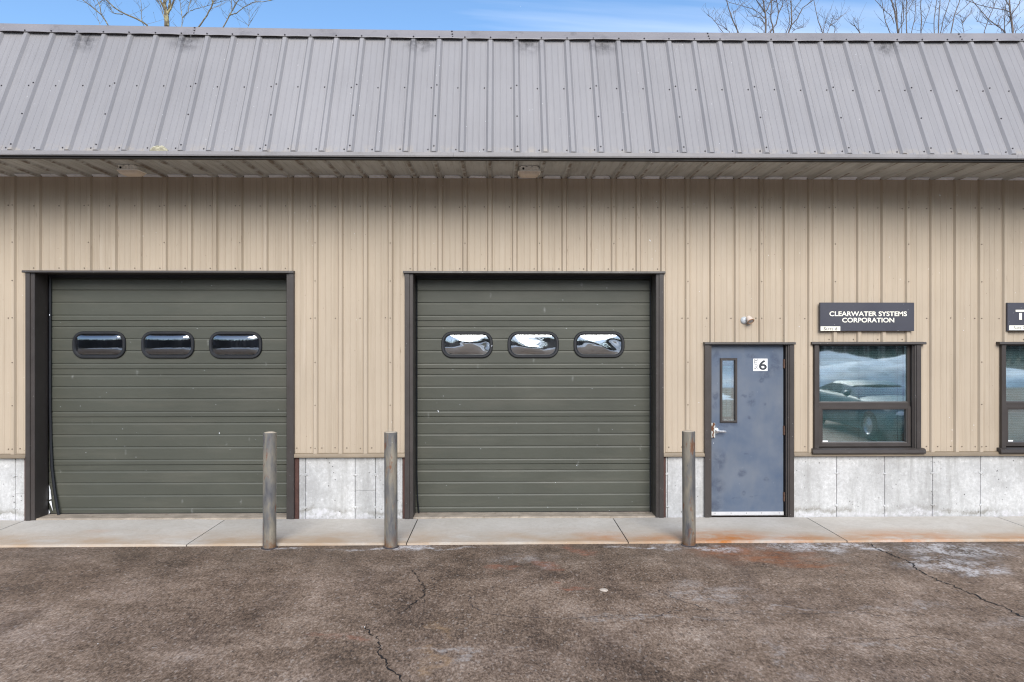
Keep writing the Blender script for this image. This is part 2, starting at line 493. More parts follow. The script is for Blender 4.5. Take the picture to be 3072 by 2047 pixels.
def m_walk():
    t = NT("walk_concrete")
    n1 = t.noise(1.3, 6, 0.6)
    c = t.mix(t.mr(n1, 0.3, 0.7), (0.45, 0.415, 0.365), (0.56, 0.53, 0.485))
    n2 = t.noise(22, 6, 0.7)
    c = t.mix(t.mr(n2, 0.42, 0.70, 0, 0.4), c, (0.36, 0.325, 0.275))
    y = t.sep()[1]
    # brown silt that settles along the outer edge, orange rust washed out near the door
    silt = t.math("MULTIPLY", t.mr(y, -0.35, -1.05, 0.0, 1.0, True), t.mr(t.noise(1.4, 5, 0.6, co=t.mapping(scale=(1, 1.8, 1))), 0.32, 0.62))
    c = t.mix(t.math("MULTIPLY", silt, 0.85), c, (0.40, 0.285, 0.185))
    rust = None
    for (x, yy, rx, ry, k) in ((2.50, -1.04, 0.85, 0.60, 1.0), (4.45, -1.03, 1.15, 0.55, 0.7), (1.15, -0.88, 0.5, 0.34, 0.55), (1.75, -0.98, 0.5, 0.3, 0.6),
                               (3.3, -1.02, 0.7, 0.33, 0.65), (5.7, -1.02, 0.7, 0.3, 0.45), (-4.6, -0.55, 0.25, 0.12, 0.25)):
        b = t.math("MULTIPLY", t.blob((x, yy, 0.02), (rx, ry, 0.5)), k)
        rust = b if rust is None else t.math("MAXIMUM", rust, b)
    rk = t.math("MULTIPLY", rust, t.mr(t.noise(4.0, 6, 0.68, co=t.mapping(scale=(1, 2.2, 1))), 0.30, 0.58))
    c = t.mix(rk, c, (0.44, 0.165, 0.04))
    sp = t.voro(24)
    c = t.mix(t.math("MULTIPLY", t.mr(sp, 0.12, 0.06), t.mr(t.noise(2.5, 2), 0.5, 0.6, 0, 0.7)), c, (0.12, 0.10, 0.08))
    salt = t.voro(40, co=t.mapping(loc=(3, 1, 0)))
    c = t.mix(t.math("MULTIPLY", t.mr(salt, 0.14, 0.08), t.mr(t.noise(1.7, 2), 0.5, 0.6, 0, 0.8)), c, (0.7, 0.7, 0.7))
    hs = t.n("ShaderNodeHueSaturation")
    t.put(hs.inputs["Value"], t.mr(t.rand(), 0, 1, 0.95, 1.05))
    t.link(c, hs.inputs["Color"])
    t.color(hs.outputs[0]); t.rough(0.85); t.spec(0.25)
    t.bump(t.math("ADD", n2, t.noise(150, 3)), 0.18, 0.006)
    return t.m
M["walk"] = m_walk()
M["door_sill"] = paint("stained_sill_concrete", (0.33, 0.28, 0.225), 0.85, 0.3, 5, dirt=(0.15, 0.11, 0.075), dirt_amt=0.8, specks=0.9, bump=.3)

def m_asphalt():
    t = NT("worn_asphalt")
    # streaks along the swept direction, wheel marks, gritty aggregate
    n1 = t.noise(0.75, 6, 0.62)
    n2 = t.noise(1.0, 7, 0.70, co=t.mapping(scale=(4.2, 3.6, 1)))
    n3 = t.noise(26, 5, 0.78, co=t.mapping(scale=(1.0, 0.62, 1)))
    n4 = t.noise(62, 2, 0.7, co=t.mapping(scale=(1.0, 0.5, 1)))
    s = t.math("ADD", t.math("MULTIPLY", n1, 0.72), t.math("MULTIPLY", n2, 0.52))
    s = t.math("ADD", s, t.math("MULTIPLY", n3, 0.58))
    s = t.math("ADD", s, t.math("MULTIPLY", n4, 0.65))
    s = t.math("DIVIDE", s, 2.54)
    c = t.ramp(s, [(0.39, (0.040, 0.027, 0.019)), (0.45, (0.120, 0.081, 0.055)), (0.495, (0.197, 0.139, 0.099)), (0.545, (0.290, 0.217, 0.164)), (0.62, (0.46, 0.375, 0.305))])
    # single stones of the aggregate, each a little lighter or darker
    vs = t.n("ShaderNodeTexVoronoi"); vs.inputs["Scale"].default_value = 66.0
    t.link(t.mapping(scale=(1, .6, 1)), vs.inputs["Vector"])
    sv = t.n("ShaderNodeSeparateColor"); t.link(vs.outputs["Color"], sv.inputs[0])
    sg = t.n("ShaderNodeHueSaturation"); t.put(sg.inputs["Value"], t.mr(sv.outputs[0], 0.0, 1.0, 0.82, 1.18)); t.link(c, sg.inputs["Color"])
    c = sg.outputs[0]
    c = t.mix(t.mr(sv.outputs[1], 0.955, 0.965, 0, 0.35), c, (0.42, 0.36, 0.31))
    c = t.mix(t.mr(sv.outputs[2], 0.955, 0.965, 0, 0.4), c, (0.035, 0.028, 0.026))
    # lilac-grey washed areas against brown ones
    hue = t.noise(0.9, 5, 0.6, co=t.mapping(loc=(7, 3, 0)))
    c = t.mix(t.mr(hue, 0.45, 0.68, 0, 0.3), c, t.mix(1.0, c, (0.97, 1.0, 1.12), "MULTIPLY"))
    # tyre drag marks running from the doors towards the lot
    tm = t.noise(1.0, 4, 0.55, co=t.mapping(scale=(3.2, 0.42, 1), rot=(0, 0, R(24))))
    tk = t.math("MULTIPLY", t.mr(tm, 0.52, 0.66), t.mr(t.noise(0.6, 3), 0.42, 0.56))
    c = t.mix(t.math("MULTIPLY", tk, 0.55), c, t.mix(1.0, c, (0.45, 0.42, 0.42), "MULTIPLY"))
    y = t.sep()[1]
    # damp dark silt lane beside the walk
    lane = t.math("MULTIPLY", t.mr(y, -2.4, -1.10), t.mr(t.noise(1.6, 5, 0.65), 0.30, 0.58))
    c = t.mix(t.math("MULTIPLY", lane, 0.45), c, (0.045, 0.038, 0.030))
    wp = t.n("ShaderNodeTexNoise"); wp.inputs["Scale"].default_value = 3.2; wp.inputs["Detail"].default_value = 5
    t.link(t.co, wp.inputs["Vector"])
    wv = t.n("ShaderNodeVectorMath", operation="SUBTRACT"); wv.inputs[1].default_value = (.5, .5, .5); t.link(wp.outputs["Color"], wv.inputs[0])
    wsx = t.n("ShaderNodeVectorMath", operation="SCALE"); wsx.inputs["Scale"].default_value = 0.75; t.link(wv.outputs[0], wsx.inputs[0])
    wa = t.n("ShaderNodeVectorMath", operation="ADD"); t.link(t.co, wa.inputs[0]); t.link(wsx.outputs[0], wa.inputs[1])
    warp = wa.outputs[0]
    def add(c, spots, col, amt, nz, lo=0.36, hi=0.58):
        m = None
        for sp in spots:
            (x, yy, rx, ry) = sp[:4]
            b = t.blob((x, yy, 0), (rx * 1.15, ry * 1.15, 1.0), rot=sp[4] if len(sp) > 4 else 0.0, co=warp)
            m = b if m is None else t.math("MAXIMUM", m, b)
        k = t.math("MULTIPLY", t.mr(m, 0.0, 0.7), t.mr(nz, lo, hi))
        return t.mix(t.math("MULTIPLY", k, amt), c, col)
    fine = t.noise(9, 7, 0.72, co=t.mapping(scale=(0.8, 1.5, 1)))
    grit = t.math("ADD", t.math("MULTIPLY", t.noise(30, 5, 0.8, co=t.mapping(scale=(1.0, 0.7, 1))), 0.5), t.math("MULTIPLY", t.noise(5.5, 6, 0.7), 0.5))
    c = add(c, ((2.42, -1.32, 0.55, 0.26, R(-20)), (2.72, -1.58, 0.62, 0.30, R(-18)), (3.05, -1.85, 0.4, 0.14)), (0.285, 0.105, 0.042), 0.82, fine, 0.34, 0.66)
    c = add(c, ((0.42, -1.76, 0.16, 0.20, R(-35)), (0.80, -1.32, 0.14, 0.26, R(-25)), (0.10, -1.95, 0.2, 0.08), (0.62, -2.42, 0.2, 0.05), (-1.2, -3.55, 0.25, 0.07)), (0.27, 0.105, 0.06), 0.6, fine)
    c = add(c, ((-0.47, -3.72, 0.06, 0.28), (-0.50, -4.02, 0.06, 0.22), (-0.42, -3.3, 0.05, 0.2)), (0.33, 0.21, 0.11), 0.5, fine)
    c = add(c, ((3.55, -1.22, 1.0, 0.22), (4.75, -1.36, 0.7, 0.42), (2.2, -1.22, 0.42, 0.12), (5.7, -1.2, 0.3, 0.12), (1.6, -1.18, 0.5, 0.08), (-1.0, -1.2, 0.9, 0.09), (-2.4, -1.23, 0.35, 0.07), (4.4, -1.9, 0.6, 0.3)), (0.60, 0.59, 0.60), 0.72, grit, 0.46, 0.57)
    c = add(c, ((0.2, -1.65, 0.4, 0.25), (1.8, -2.6, 0.5, 0.3), (3.3, -2.95, 0.5, 0.09), (2.4, -3.0, 0.7, 0.05), (2.9, -3.7, 0.7, 0.05), (1.2, -3.1, 0.8, 0.05), (-0.3, -3.75, 0.5, 0.05), (0.1, -4.4, 0.25, 0.12), (2.0, -3.9, 0.1, 0.4), (4.2, -3.3, 0.8, 0.14), (-5.0, -2.4, 0.8, 0.1)), (0.44, 0.41, 0.39), 0.5, grit, 0.46, 0.58)
    # stray grains of salt and white grit
    w = t.voro(11.0)
    wk = t.math("MULTIPLY", t.mr(w, 0.060, 0.035), t.mr(t.noise(1.5, 3), 0.46, 0.58))
    c = t.mix(wk, c, (0.58, 0.57, 0.55))
    w2 = t.voro(70.0, co=t.mapping(loc=(1, 9, 0)))
    c = t.mix(t.mr(w2, 0.20, 0.12, 0, 0.55), c, (0.30, 0.27, 0.25))
    t.color(c)
    t.rough(t.mr(n1, 0.3, 0.7, 0.72, 0.9)); t.spec(0.3)
    t.bump(t.math("ADD", t.math("MULTIPLY", n4, 0.9), n3), 0.32, 0.008)
    return t.m
M["asphalt"] = m_asphalt()
M["crack"] = paint("open_crack", (0.012, 0.010, 0.010), 0.95, 0.3, 20, bump=0)
M["crack_fine"] = paint("sealed_crack", (0.05, 0.043, 0.045), 0.95, 0.3, 20, bump=0)
M["flake"] = paint("snowflake", (0.8, 0.82, 0.85), 0.8, 0.0, 4, rnd=0, bump=0)
M["chip"] = paint("pale_stone", (0.50, 0.43, 0.36), 0.9, 0.2, 20)
M["grass"] = paint("winter_grass", (0.10, 0.088, 0.058), 0.95, 0.35, 0.4, bump=0.4, fine=8)

def m_snow():
    t = NT("dirty_snow")
    n = t.noise(0.5, 6, 0.62)
    c = t.mix(t.mr(n, 0.42, 0.66), (0.86, 0.88, 0.90), (0.55, 0.53, 0.51))
    c = t.mix(t.mr(t.noise(3, 6, 0.7), 0.58, 0.72, 0, 0.7), c, (0.16, 0.14, 0.12))
    t.color(c); t.rough(0.8); t.bump(t.noise(3, 6), 0.5, 0.1)
    return t.m
M["snow"] = m_snow()

def m_bollard():
    t = NT("scuffed_galvanised_pipe")
    n1 = t.noise(1.0, 6, 0.65, co=t.mapping(scale=(9, 9, 2.2)))
    c = t.ramp(n1, [(0.32, (0.085, 0.086, 0.095)), (0.45, (0.140, 0.136, 0.130)), (0.55, (0.205, 0.185, 0.150)), (0.72, (0.29, 0.255, 0.20))])
    sc = t.noise(1.0, 7, 0.75, co=t.mapping(scale=(26, 26, 5), loc=(2, 1, 3)))
    c = t.mix(t.mr(sc, 0.58, 0.66, 0, 0.75), c, (0.05, 0.056, 0.075))
    rn = t.noise(1.0, 7, 0.72, co=t.mapping(scale=(13, 13, 5), loc=(7, 3, 1)))
    c = t.mix(t.mr(rn, 0.57, 0.65, 0, 0.8), c, (0.17, 0.065, 0.025))
    z = t.sep()[2]
    foot = t.math("MULTIPLY", t.mr(z, 0.16, 0.0), t.mr(t.noise(12, 5, 0.7), 0.35, 0.6))
    c = t.mix(foot, c, (0.16, 0.075, 0.03))
    hs = t.n("ShaderNodeHueSaturation")
    t.put(hs.inputs["Value"], t.mr(t.rand(), 0, 1, 0.88, 1.12))
    t.link(c, hs.inputs["Color"])
    t.color(hs.outputs[0]); t.rough(t.mr(n1, 0.3, 0.7, 0.42, 0.65)); t.spec(0.4)
    t.b.inputs["Metallic"].default_value = 0.25
    t.bump(sc, 0.15, 0.004)
    return t.m
M["bollard"] = m_bollard()
M["bollard_cap"] = paint("pale_concrete_fill", (0.42, 0.36, 0.28), 0.9, 0.2, 20)

def m_glass(name, tint, refl, body):
    """pane: part mirror, part see-through, slightly dusty"""
    t = NT(name)
    g = t.n("ShaderNodeBsdfGlossy"); g.inputs["Color"].default_value = (0.92, 0.97, 1.0, 1)
    g.inputs["Roughness"].default_value = 0.02
    tr = t.n("ShaderNodeBsdfTransparent"); tr.inputs["Color"].default_value = (*tint, 1)
    df = t.n("ShaderNodeBsdfDiffuse"); df.inputs["Color"].default_value = (*body, 1)
    lw = t.n("ShaderNodeLayerWeight"); lw.inputs["Blend"].default_value = 0.35
    m1 = t.n("ShaderNodeMixShader"); m2 = t.n("ShaderNodeMixShader")
    dust = t.mr(t.noise(4, 6, 0.7), 0.45, 0.7, 0.02, 0.10)
    t.link(dust, m1.inputs[0]); t.link(tr.outputs[0], m1.inputs[1]); t.link(df.outputs[0], m1.inputs[2])
    t.link(t.mr(lw.outputs["Fresnel"], 0.0, 1.0, refl, 1.0), m2.inputs[0])
    t.link(m1.outputs[0], m2.inputs[1]); t.link(g.outputs[0], m2.inputs[2])
    t.link(m2.outputs[0], t.out.inputs[0])
    return t.m
M["glass"] = m_glass("window_glass", (0.72, 0.86, 0.86), 0.38, (0.5, 0.5, 0.5))
M["acrylic"] = m_glass("acrylic_pane", (0.45, 0.5, 0.6), 0.19, (0.16, 0.18, 0.24))
M["acrylic_clear"] = m_glass("wavy_acrylic_pane", (0.6, 0.64, 0.7), 0.40, (0.5, 0.52, 0.55))

def m_bark(name, a, b, spots=None):
    t = NT(name)
    c = t.mix(t.mr(t.noise(1.0, 5, 0.65, co=t.mapping(scale=(9, 9, 2))), 0.35, 0.65), a, b)
    if spots:
        c = t.mix(t.mr(t.noise(8, 5, 0.7), 0.52, 0.6), c, spots)
    t.color(c); t.rough(0.9); t.spec(0.2)
    return t.m
M["bark"] = m_bark("lichen_bark", (0.09, 0.075, 0.055), (0.20, 0.17, 0.12), (0.34, 0.30, 0.17))
M["twig"] = m_bark("grey_twig_bark", (0.10, 0.085, 0.08), (0.18, 0.15, 0.135))
M["woods"] = m_bark("dark_wood_bark", (0.045, 0.042, 0.04), (0.085, 0.08, 0.075))
M["moss"] = paint("yellow_lichen", (0.42, 0.40, 0.30), 0.95, 0.3, 25, dirt=(0.16, 0.13, 0.06), dirt_amt=0.7, bump=0.8, fine=60)

# ================================================================== GROUND
def sheet(name, x0, x1, y0, y1, z, mat, kind="structure", nx=1, ny=1):
    m = MB()
    m.quad((x0, y0, z), (x1, y0, z), (x1, y1, z), (x0, y1, z))
    return m.build(name, mat, kind=kind)

sheet("ground", -900, 900, -900, 900, -0.06, M["grass"])
g = MB(); g.box(-40, 40, -26.0, 0.30, -0.05, 0.0)
asphalt = g.build("parking_lot", M["asphalt"], kind="structure")

# snow ploughed to the far side of the lot and lying on the grass (mirrored in the window panes)
def snow_bank(name, x0, x1, y0, y1, h, seed):
    m = MB(); rows = []
    nx, ny = 60, 16
    for j in range(ny + 1):
        r = []
        for i in range(nx + 1):
            u, v = i / nx, j / ny
            x = x0 + (x1 - x0) * u; y = y0 + (y1 - y0) * v
            e = (math.sin(math.pi * u) ** 0.45) * (math.sin(math.pi * v) ** 0.8)
            q = 0.62 + 0.55 * mnoise.fractal((x * 0.22 + seed, y * 0.3, seed), 0.9, 2.1, 4)
            z = max(0.0, h * e * q) + 0.03 * mnoise.noise((x * 2.2, y * 2.2, seed))
            r.append((x + 0.5 * mnoise.noise((x, y, seed + 5)), y, z - 0.04 if e < 0.02 else z))
        rows.append(r)
    m.strip(rows)
    return m.build(name, M["snow"], smooth=True, kind="structure")
snow_bank("snow_bank", 3.5, 30, -24.5, -31, 1.45, 3.1)
snow_bank("snow_bank", -26, 2.5, -25, -32, 1.5, 8.7)
snow_bank("snow_bank", -34, 40, -44, -58, 1.7, 5.2)
snow_bank("snow_field", 2.0, 9.0, -17.5, -24, 0.35, 1.3)

# woods beyond the lot: one mass of bare trunks and limbs
# added rise, out of view: keeps the yellow horizon out of the pane reflections
hm = MB(); rows = []
for j, (y, h) in enumerate(((-92, -.2), (-104, 6), (-120, 12), (-150, 17), (-210, 18), (-300, -.2))):
    rows.append([(x, y + 6 * mnoise.noise((x * .02, j, 1)), h * (1 + .3 * mnoise.noise((x * .018, j * .3, 4)))) for x in range(-260, 280, 12)])
hm.strip(rows); hm.build("added_hill", M["woods"], smooth=True, kind="structure")
wm = MB()
rw = random.Random(4)
for i in range(900):
    x = rw.uniform(-90, 100); y = rw.uniform(-90, -60); h = rw.uniform(13, 22); r = rw.uniform(0.12, 0.30)
    lx, ly = rw.uniform(-.8, .8), rw.uniform(-.5, .5)
    wm.tube([(x, y, -0.1), (x + lx * .5, y + ly * .5, h * .5), (x + lx, y + ly, h)], [r, r * .7, r * .15], 4, False)
    for k in range(9):
        z = h * rw.uniform(.25, .9); f = z / h; a = rw.uniform(0, 6.28); ln = rw.uniform(1.0, 3.0) * (1.15 - f)
        p = (x + lx * f, y + ly * f, z)
        wm.tube([p, (p[0] + math.cos(a) * ln, p[1] + math.sin(a) * ln, z + ln * .8)], [r * .35, r * .06], 3, False)
wm.build("woods", M["woods"], kind="stuff")

# the walk: slabs with tooled joints on a dark bed
bed = MB(); bed.box(-12, 12, -1.05, 0.003, -0.04, 0.008)
pav = bed.build("pavement", M["dark_gap"], kind="structure")
jx = [-12, -10.55, -8.16, -5.77, -3.355, -1.01, 1.386, 3.78, 6.15, 8.5, 10.9, 12]
for i in range(len(jx) - 1):
    a, b = jx[i] + 0.006, jx[i + 1] - 0.006
    fa = -1.115 + 0.005 * (jx[i] + 6); fb = -1.115 + 0.005 * (jx[i + 1] + 6)
    fa, fb = min(fa, -1.06), min(fb, -1.06)
    m = MB()
    # chamfered slab: tooled edge drops a few millimetres to the joint
    e = 0.018; zt = 0.024; ze = 0.017
    nx = max(4, int((b - a) / 0.3))
    rows = []
    for (yy0, z) in ((0.0, -0.03), (0.0, zt), (None, zt), ("e", ze), ("f", -0.04)):
        r = []
        for k in range(nx + 1):
            x = a + (b - a) * k / nx
            fy = fa + (fb - fa) * k / nx + 0.006 * mnoise.noise((x * 3.1, 2, 0))
            y = -0.030 if yy0 == 0.0 else (fy + e if yy0 is None else fy + 0.002 if yy0 == "e" else fy)
            zz = z - (0.006 if k in (0, nx) and z == zt else 0)
            r.append((x, y, zz))
        rows.append(r)
    m.strip(rows)
    for k in (0, nx):
        m.cap([rw_[k] for rw_ in rows])
    m.build("paving_slab", M["walk"], pav)

# cracks in the asphalt, thin open fissures
def crack(pts, w, seed, name="crack", mat=None, sub=9, jit=0.016):
    rc = random.Random(seed)
    P = []
    for (a, b) in zip(pts[:-1], pts[1:]):
        n = max(2, int(math.dist(a, b) / 0.022))
        for i in range(n):
            t = i / n
            P.append((a[0] + (b[0] - a[0]) * t + rc.uniform(-jit, jit), a[1] + (b[1] - a[1]) * t + rc.uniform(-jit, jit) * .6))
    P.append(pts[-1])
    m = MB(); rows = []
    N = len(P)
    for i, p in enumerate(P):
        q = P[min(i + 1, N - 1)]; o = P[max(i - 1, 0)]
        d = Vector((q[0] - o[0], q[1] - o[1])); d = d.normalized() if d.length > 1e-6 else Vector((0, 1))
        ww = w * rc.uniform(0.25, 1.25) * min(1, i / 4 + .15, (N - 1 - i) / 4 + .15)
        if rc.random() < .12: ww *= .15
        nrm = Vector((-d.y, d.x))
        rows.append([(p[0] + nrm.x * ww, p[1] + nrm.y * ww, 0.004), (p[0] - nrm.x * ww, p[1] - nrm.y * ww, 0.004)])
    m.strip(rows)
    return m.build(name, mat or M["crack"], asphalt)
crack([(-0.862, -1.907), (-0.76, -2.162), (-0.677, -2.436), (-0.652, -2.618), (-0.671, -2.67), (-0.733, -2.822), (-0.786, -2.966), (-0.826, -3.058)], 0.0072, 1)
crack([(-0.665, -2.67), (-0.627, -2.823)], 0.004, 2)
crack([(-1.03, -3.241), (-1.025, -3.317), (-0.975, -3.453), (-0.921, -3.48), (-0.87, -3.645), (-0.858, -3.8), (-0.804, -3.869), (-0.742, -4.012), (-0.677, -4.096), (-0.626, -4.195), (-0.56, -4.4), (-0.42, -4.8), (-0.3, -5.6)], 0.0076, 3)
crack([(4.0, -1.088), (3.969, -1.332), (4.009, -1.512), (4.046, -1.66), (4.062, -1.847), (4.005, -1.958), (4.003, -2.172), (4.019, -2.335), (4.057, -2.432), (4.07, -2.546), (4.095, -2.673), (4.091, -2.846), (4.145, -2.962), (4.148, -3.18), (4.25, -3.7)], 0.0088, 4)
for i, pl in enumerate(([(-0.27, -2.62), (-0.25, -2.85), (-0.10, -3.05), (0.1, -3.12), (0.6, -3.16), (1.0, -3.10), (1.25, -3.13), (1.4, -3.02), (1.55, -2.98), (1.75, -3.02)],
                        [(1.35, -2.48), (1.5, -2.75), (1.62, -2.9), (1.75, -3.05), (2.0, -3.1), (2.5, -3.1), (2.9, -3.04), (3.1, -3.2)],
                        [(2.35, -3.55), (2.6, -3.58), (2.85, -3.6), (3.1, -3.55), (3.35, -3.62)],
                        [(1.45, -3.2), (1.9, -3.22)])):
    crack(pl, 0.0035, 20 + i, "crack", M["crack_fine"])
# a flattened pale clod on the asphalt
cl = MB(); rr = random.Random(5)
ring = [(0.913 + 0.036 * math.cos(t) * rr.uniform(.8, 1.2), -2.516 + 0.042 * math.sin(t) * rr.uniform(.8, 1.2)) for t in [k * math.tau / 11 for k in range(11)]]
cl.strip([[(x, y, 0.001) for x, y in ring], [(0.913 + (x - .913) * .6, -2.516 + (y + 2.516) * .6, .009) for x, y in ring]], True)
cl.cap([(0.913 + (x - .913) * .6, -2.516 + (y + 2.516) * .6, .009) for x, y in ring])
tag(cl.build("stone", M["chip"], smooth=True), "flat pale chip of stone lying alone on the brown asphalt", "stone")

# ================================================================== BUILDING
bld = thing("commercial_building", "tan ribbed metal building with grey mansard roof and two green garage doors", "building")
XL, XR = -9.58, 9.62
RIB = 0.3048
LAP = 3 * RIB
W0 = -5.919                      # a lapped wall rib
ROOF0 = -1.641                   # a lapped roof rib
WTOP, WBOT = 4.200, 0.805

def profile(x0, x1, phase, H, BASE=.036):
    """(x, h) points of a ribbed sheet between x0 and x1"""
    pts = []
    k0 = math.floor((x0 - phase) / RIB) - 1
    k1 = math.ceil((x1 - phase) / RIB) + 1
    for k in range(k0, k1 + 1):
        c = phase + k * RIB
        b = BASE
        pts += [(c - b - .019, 0), (c - b - .014, .0025), (c - b - .004, .0025), (c - b, .001), (c - .019, H), (c + .019, H), (c + b, .001),
                (c + b + .004, .0025), (c + b + .014, .0025), (c + b + .019, 0)]
        for q in (.117, .188):
            pts += [(c + q - .006, 0), (c + q - .003, .0030), (c + q + .003, .0030), (c + q + .006, 0)]
    def at(x):
        for (a, b) in zip(pts[:-1], pts[1:]):
            if a[0] <= x <= b[0]:
                return a[1] + (b[1] - a[1]) * (x - a[0]) / max(1e-9, b[0] - a[0])
        return 0
    out = [(x0, at(x0))] + [p for p in pts if x0 + 1e-4 < p[0] < x1 - 1e-4] + [(x1, at(x1))]
    return out, at

WSH = 2.335                       # second window is this far to the right
OPEN = [(-5.70, -2.56, -1, 3.03), (-1.115, 1.96, -1, 3.03), (2.56, 3.575, -1, 2.155),
        (3.925, 5.13, 0.86, 2.155), (3.925 + WSH, 5.13 + WSH, 0.86, 2.155)]
def loose(m):
    """the connected pieces of a face list, each in a list of its own"""
    key = lambda v: tuple(round(c, 4) for c in v)
    par = {}
    def find(a):
        while par.setdefault(a, a) != a: a = par[a]
        return a
    for f in m.f:
        for i in f[1:]: par[find(key(m.v[i]))] = find(key(m.v[f[0]]))
    g = {}
    for f in m.f:
        g.setdefault(find(key(m.v[f[0]])), MB()).quad(*[m.v[i] for i in f])
    return list(g.values())
laps = [W0 + k * LAP for k in range(-4, 18)]
for a, b in zip(laps[:-1], laps[1:]):
    x0, x1 = max(a + .037, XL), min(b + .0375, XR)
    if x1 - x0 < .1: continue
    pts, at = profile(x0, x1, W0, 0.030)
    xs = {round(p[0], 5): p[1] for p in pts}
    for o in OPEN:
        for x in o[:2]:
            if x0 < x < x1: xs[round(x, 5)] = at(x)
    P = sorted(xs.items())
    m = MB()
    for (p, q) in zip(P[:-1], P[1:]):
        mid = (p[0] + q[0]) / 2
        segs = [(WBOT, WTOP)]
        for o in OPEN:
            if o[0] < mid < o[1]:
                ns = []
                for (s, e) in segs:
                    if o[2] > s: ns.append((s, min(e, o[2])))
                    if o[3] < e: ns.append((max(s, o[3]), e))
                segs = ns
        for (s, e) in segs:
            if e - s > .01:
                m.quad((p[0], -p[1], s), (q[0], -q[1], s), (q[0], -q[1], e), (p[0], -p[1], e))
    for piece in loose(m):
        piece.build("siding_panel", M["siding"], bld)

# ---- mansard roof sheets
EY, EZ = -0.976, 4.245
DY, DZ = 0.4226, 0.9063
def slope(s, h):
    return (EY + DY * s - DZ * h, EZ + DZ * s + DY * h)
def ridge(x):
    """the cap does not run dead level: it climbs a little at the left end"""
    return max(-.01, 0.00128 * x * x + -0.00413 * x + -0.00815)
rl = [ROOF0 + k * LAP for k in range(-9, 14)]
for a, b in zip(rl[:-1], rl[1:]):
    x0, x1 = max(a + .037, XL), min(b + .0375, XR)
    if x1 - x0 < .1: continue
    pts, _ = profile(x0, x1, ROOF0, 0.030, .043)
    m = MB()
    rows = []
    for s, kh in ((-.002, 0.0), (0.010, 1.0), (0.44, 1.0), (0.88, 1.0), (1.32, 1.0), (1.80, 1.0)):
        rows.append([(x, *slope(s, h * kh)) for x, h in pts])
    m.strip(rows)
    m.build("roof_panel", M["roof"], bld)

# cap flashing along the top, in ten foot lengths, lip bellied out between screws
cj = [XL - .02, -6.68, -3.62, -0.565, 2.499, 5.55, 8.6, XR + .02]
for i, (a, b) in enumerate(zip(cj[:-1], cj[1:])):
    m = MB(); rows = []
    n = int((b - a) / 0.0508)
    for k in range(n + 1):
        x = a + (b - a) * k / n
        ph = (x - ROOF0) / RIB
        w = 0.0045 * math.sin(math.pi * (ph - math.floor(ph))) + 0.006 * mnoise.noise((x * 1.3, i, 3))
        d = 0.004 * mnoise.noise((x * .9, i + 4, 7))
        lift = 0.0025 if (k == n) else 0.0
        q = ridge(x)
        pr = [slope(1.700 + q, .034), slope(1.690 + q + w * .35, .040 + w), slope(1.698 + q + w * .2, .043 + w), slope(1.755 + q, .040 + d + lift), slope(1.818 + q, .040 + lift)]
        tp = pr[-1]
        pr += [(tp[0] + .012, tp[1] + .006), (0.16, tp[1] - .01), (0.16, tp[1] - .16)]
        rows.append([(x, y, z) for y, z in pr])
    m.strip(rows)
    m.build("roof_cap", M["cap"], bld)

# eave trim in lengths, dark drip edge beneath
ej = [XL - .02, -6.67, -3.606, -0.511, 2.572, 5.706, 8.7, XR + .02]
for i, (a, b) in enumerate(zip(ej[:-1], ej[1:])):
    m = MB()
    zt = 4.250 + (i % 2) * .002
    m.box(a + .001, b - .001, -1.008, -0.972, 4.212, zt)
    m.box(a + .001, b - .001, -1.002, -0.985, 4.203, 4.212)
    m.build("eave_trim", M["eave"], bld)
m = MB(); m.box(XL, XR, -0.970, -0.915, 4.180, 4.205); m.build("drip_edge", M["dark_gap"], bld)

# soffit sheets with ribs running front to back
for a, b in zip(laps[:-1], laps[1:]):
    x0, x1 = max(a + .037, XL), min(b + .0375, XR)
    if x1 - x0 < .1: continue
    pts, _ = profile(x0, x1, W0, 0.024)
    m = MB()
    m.strip([[(x, -0.918, 4.214 - h) for x, h in pts], [(x, -0.002, 4.214 - h) for x, h in pts]])
    m.build("soffit_panel", M["soffit"], bld)
# pale foam closures between the wall ribs
rc = random.Random(11)
k = math.floor((XL - W0) / RIB)
while True:
    c = W0 + k * RIB; k += 1
    if c + .27 > XR: break
    if c + .04 < XL: continue
    d0, d1 = rc.uniform(-.008, .008), rc.uniform(-.008, .008)
    fr = rc.uniform(.075, .095)
    m = MB()
    bot = [(c + .042, -.004, 4.199 - rc.uniform(0, .004)), (c + .263, -.004, 4.199 - rc.uniform(0, .006)), (c + .236 + d1, -fr, 4.206), (c + .069 + d0, -fr, 4.206)]
    m.strip([bot, [(x, y, 4.211) for x, y, z in bot]], True); m.cap(bot)
    m.build("closure_strip", M["closure"], bld)

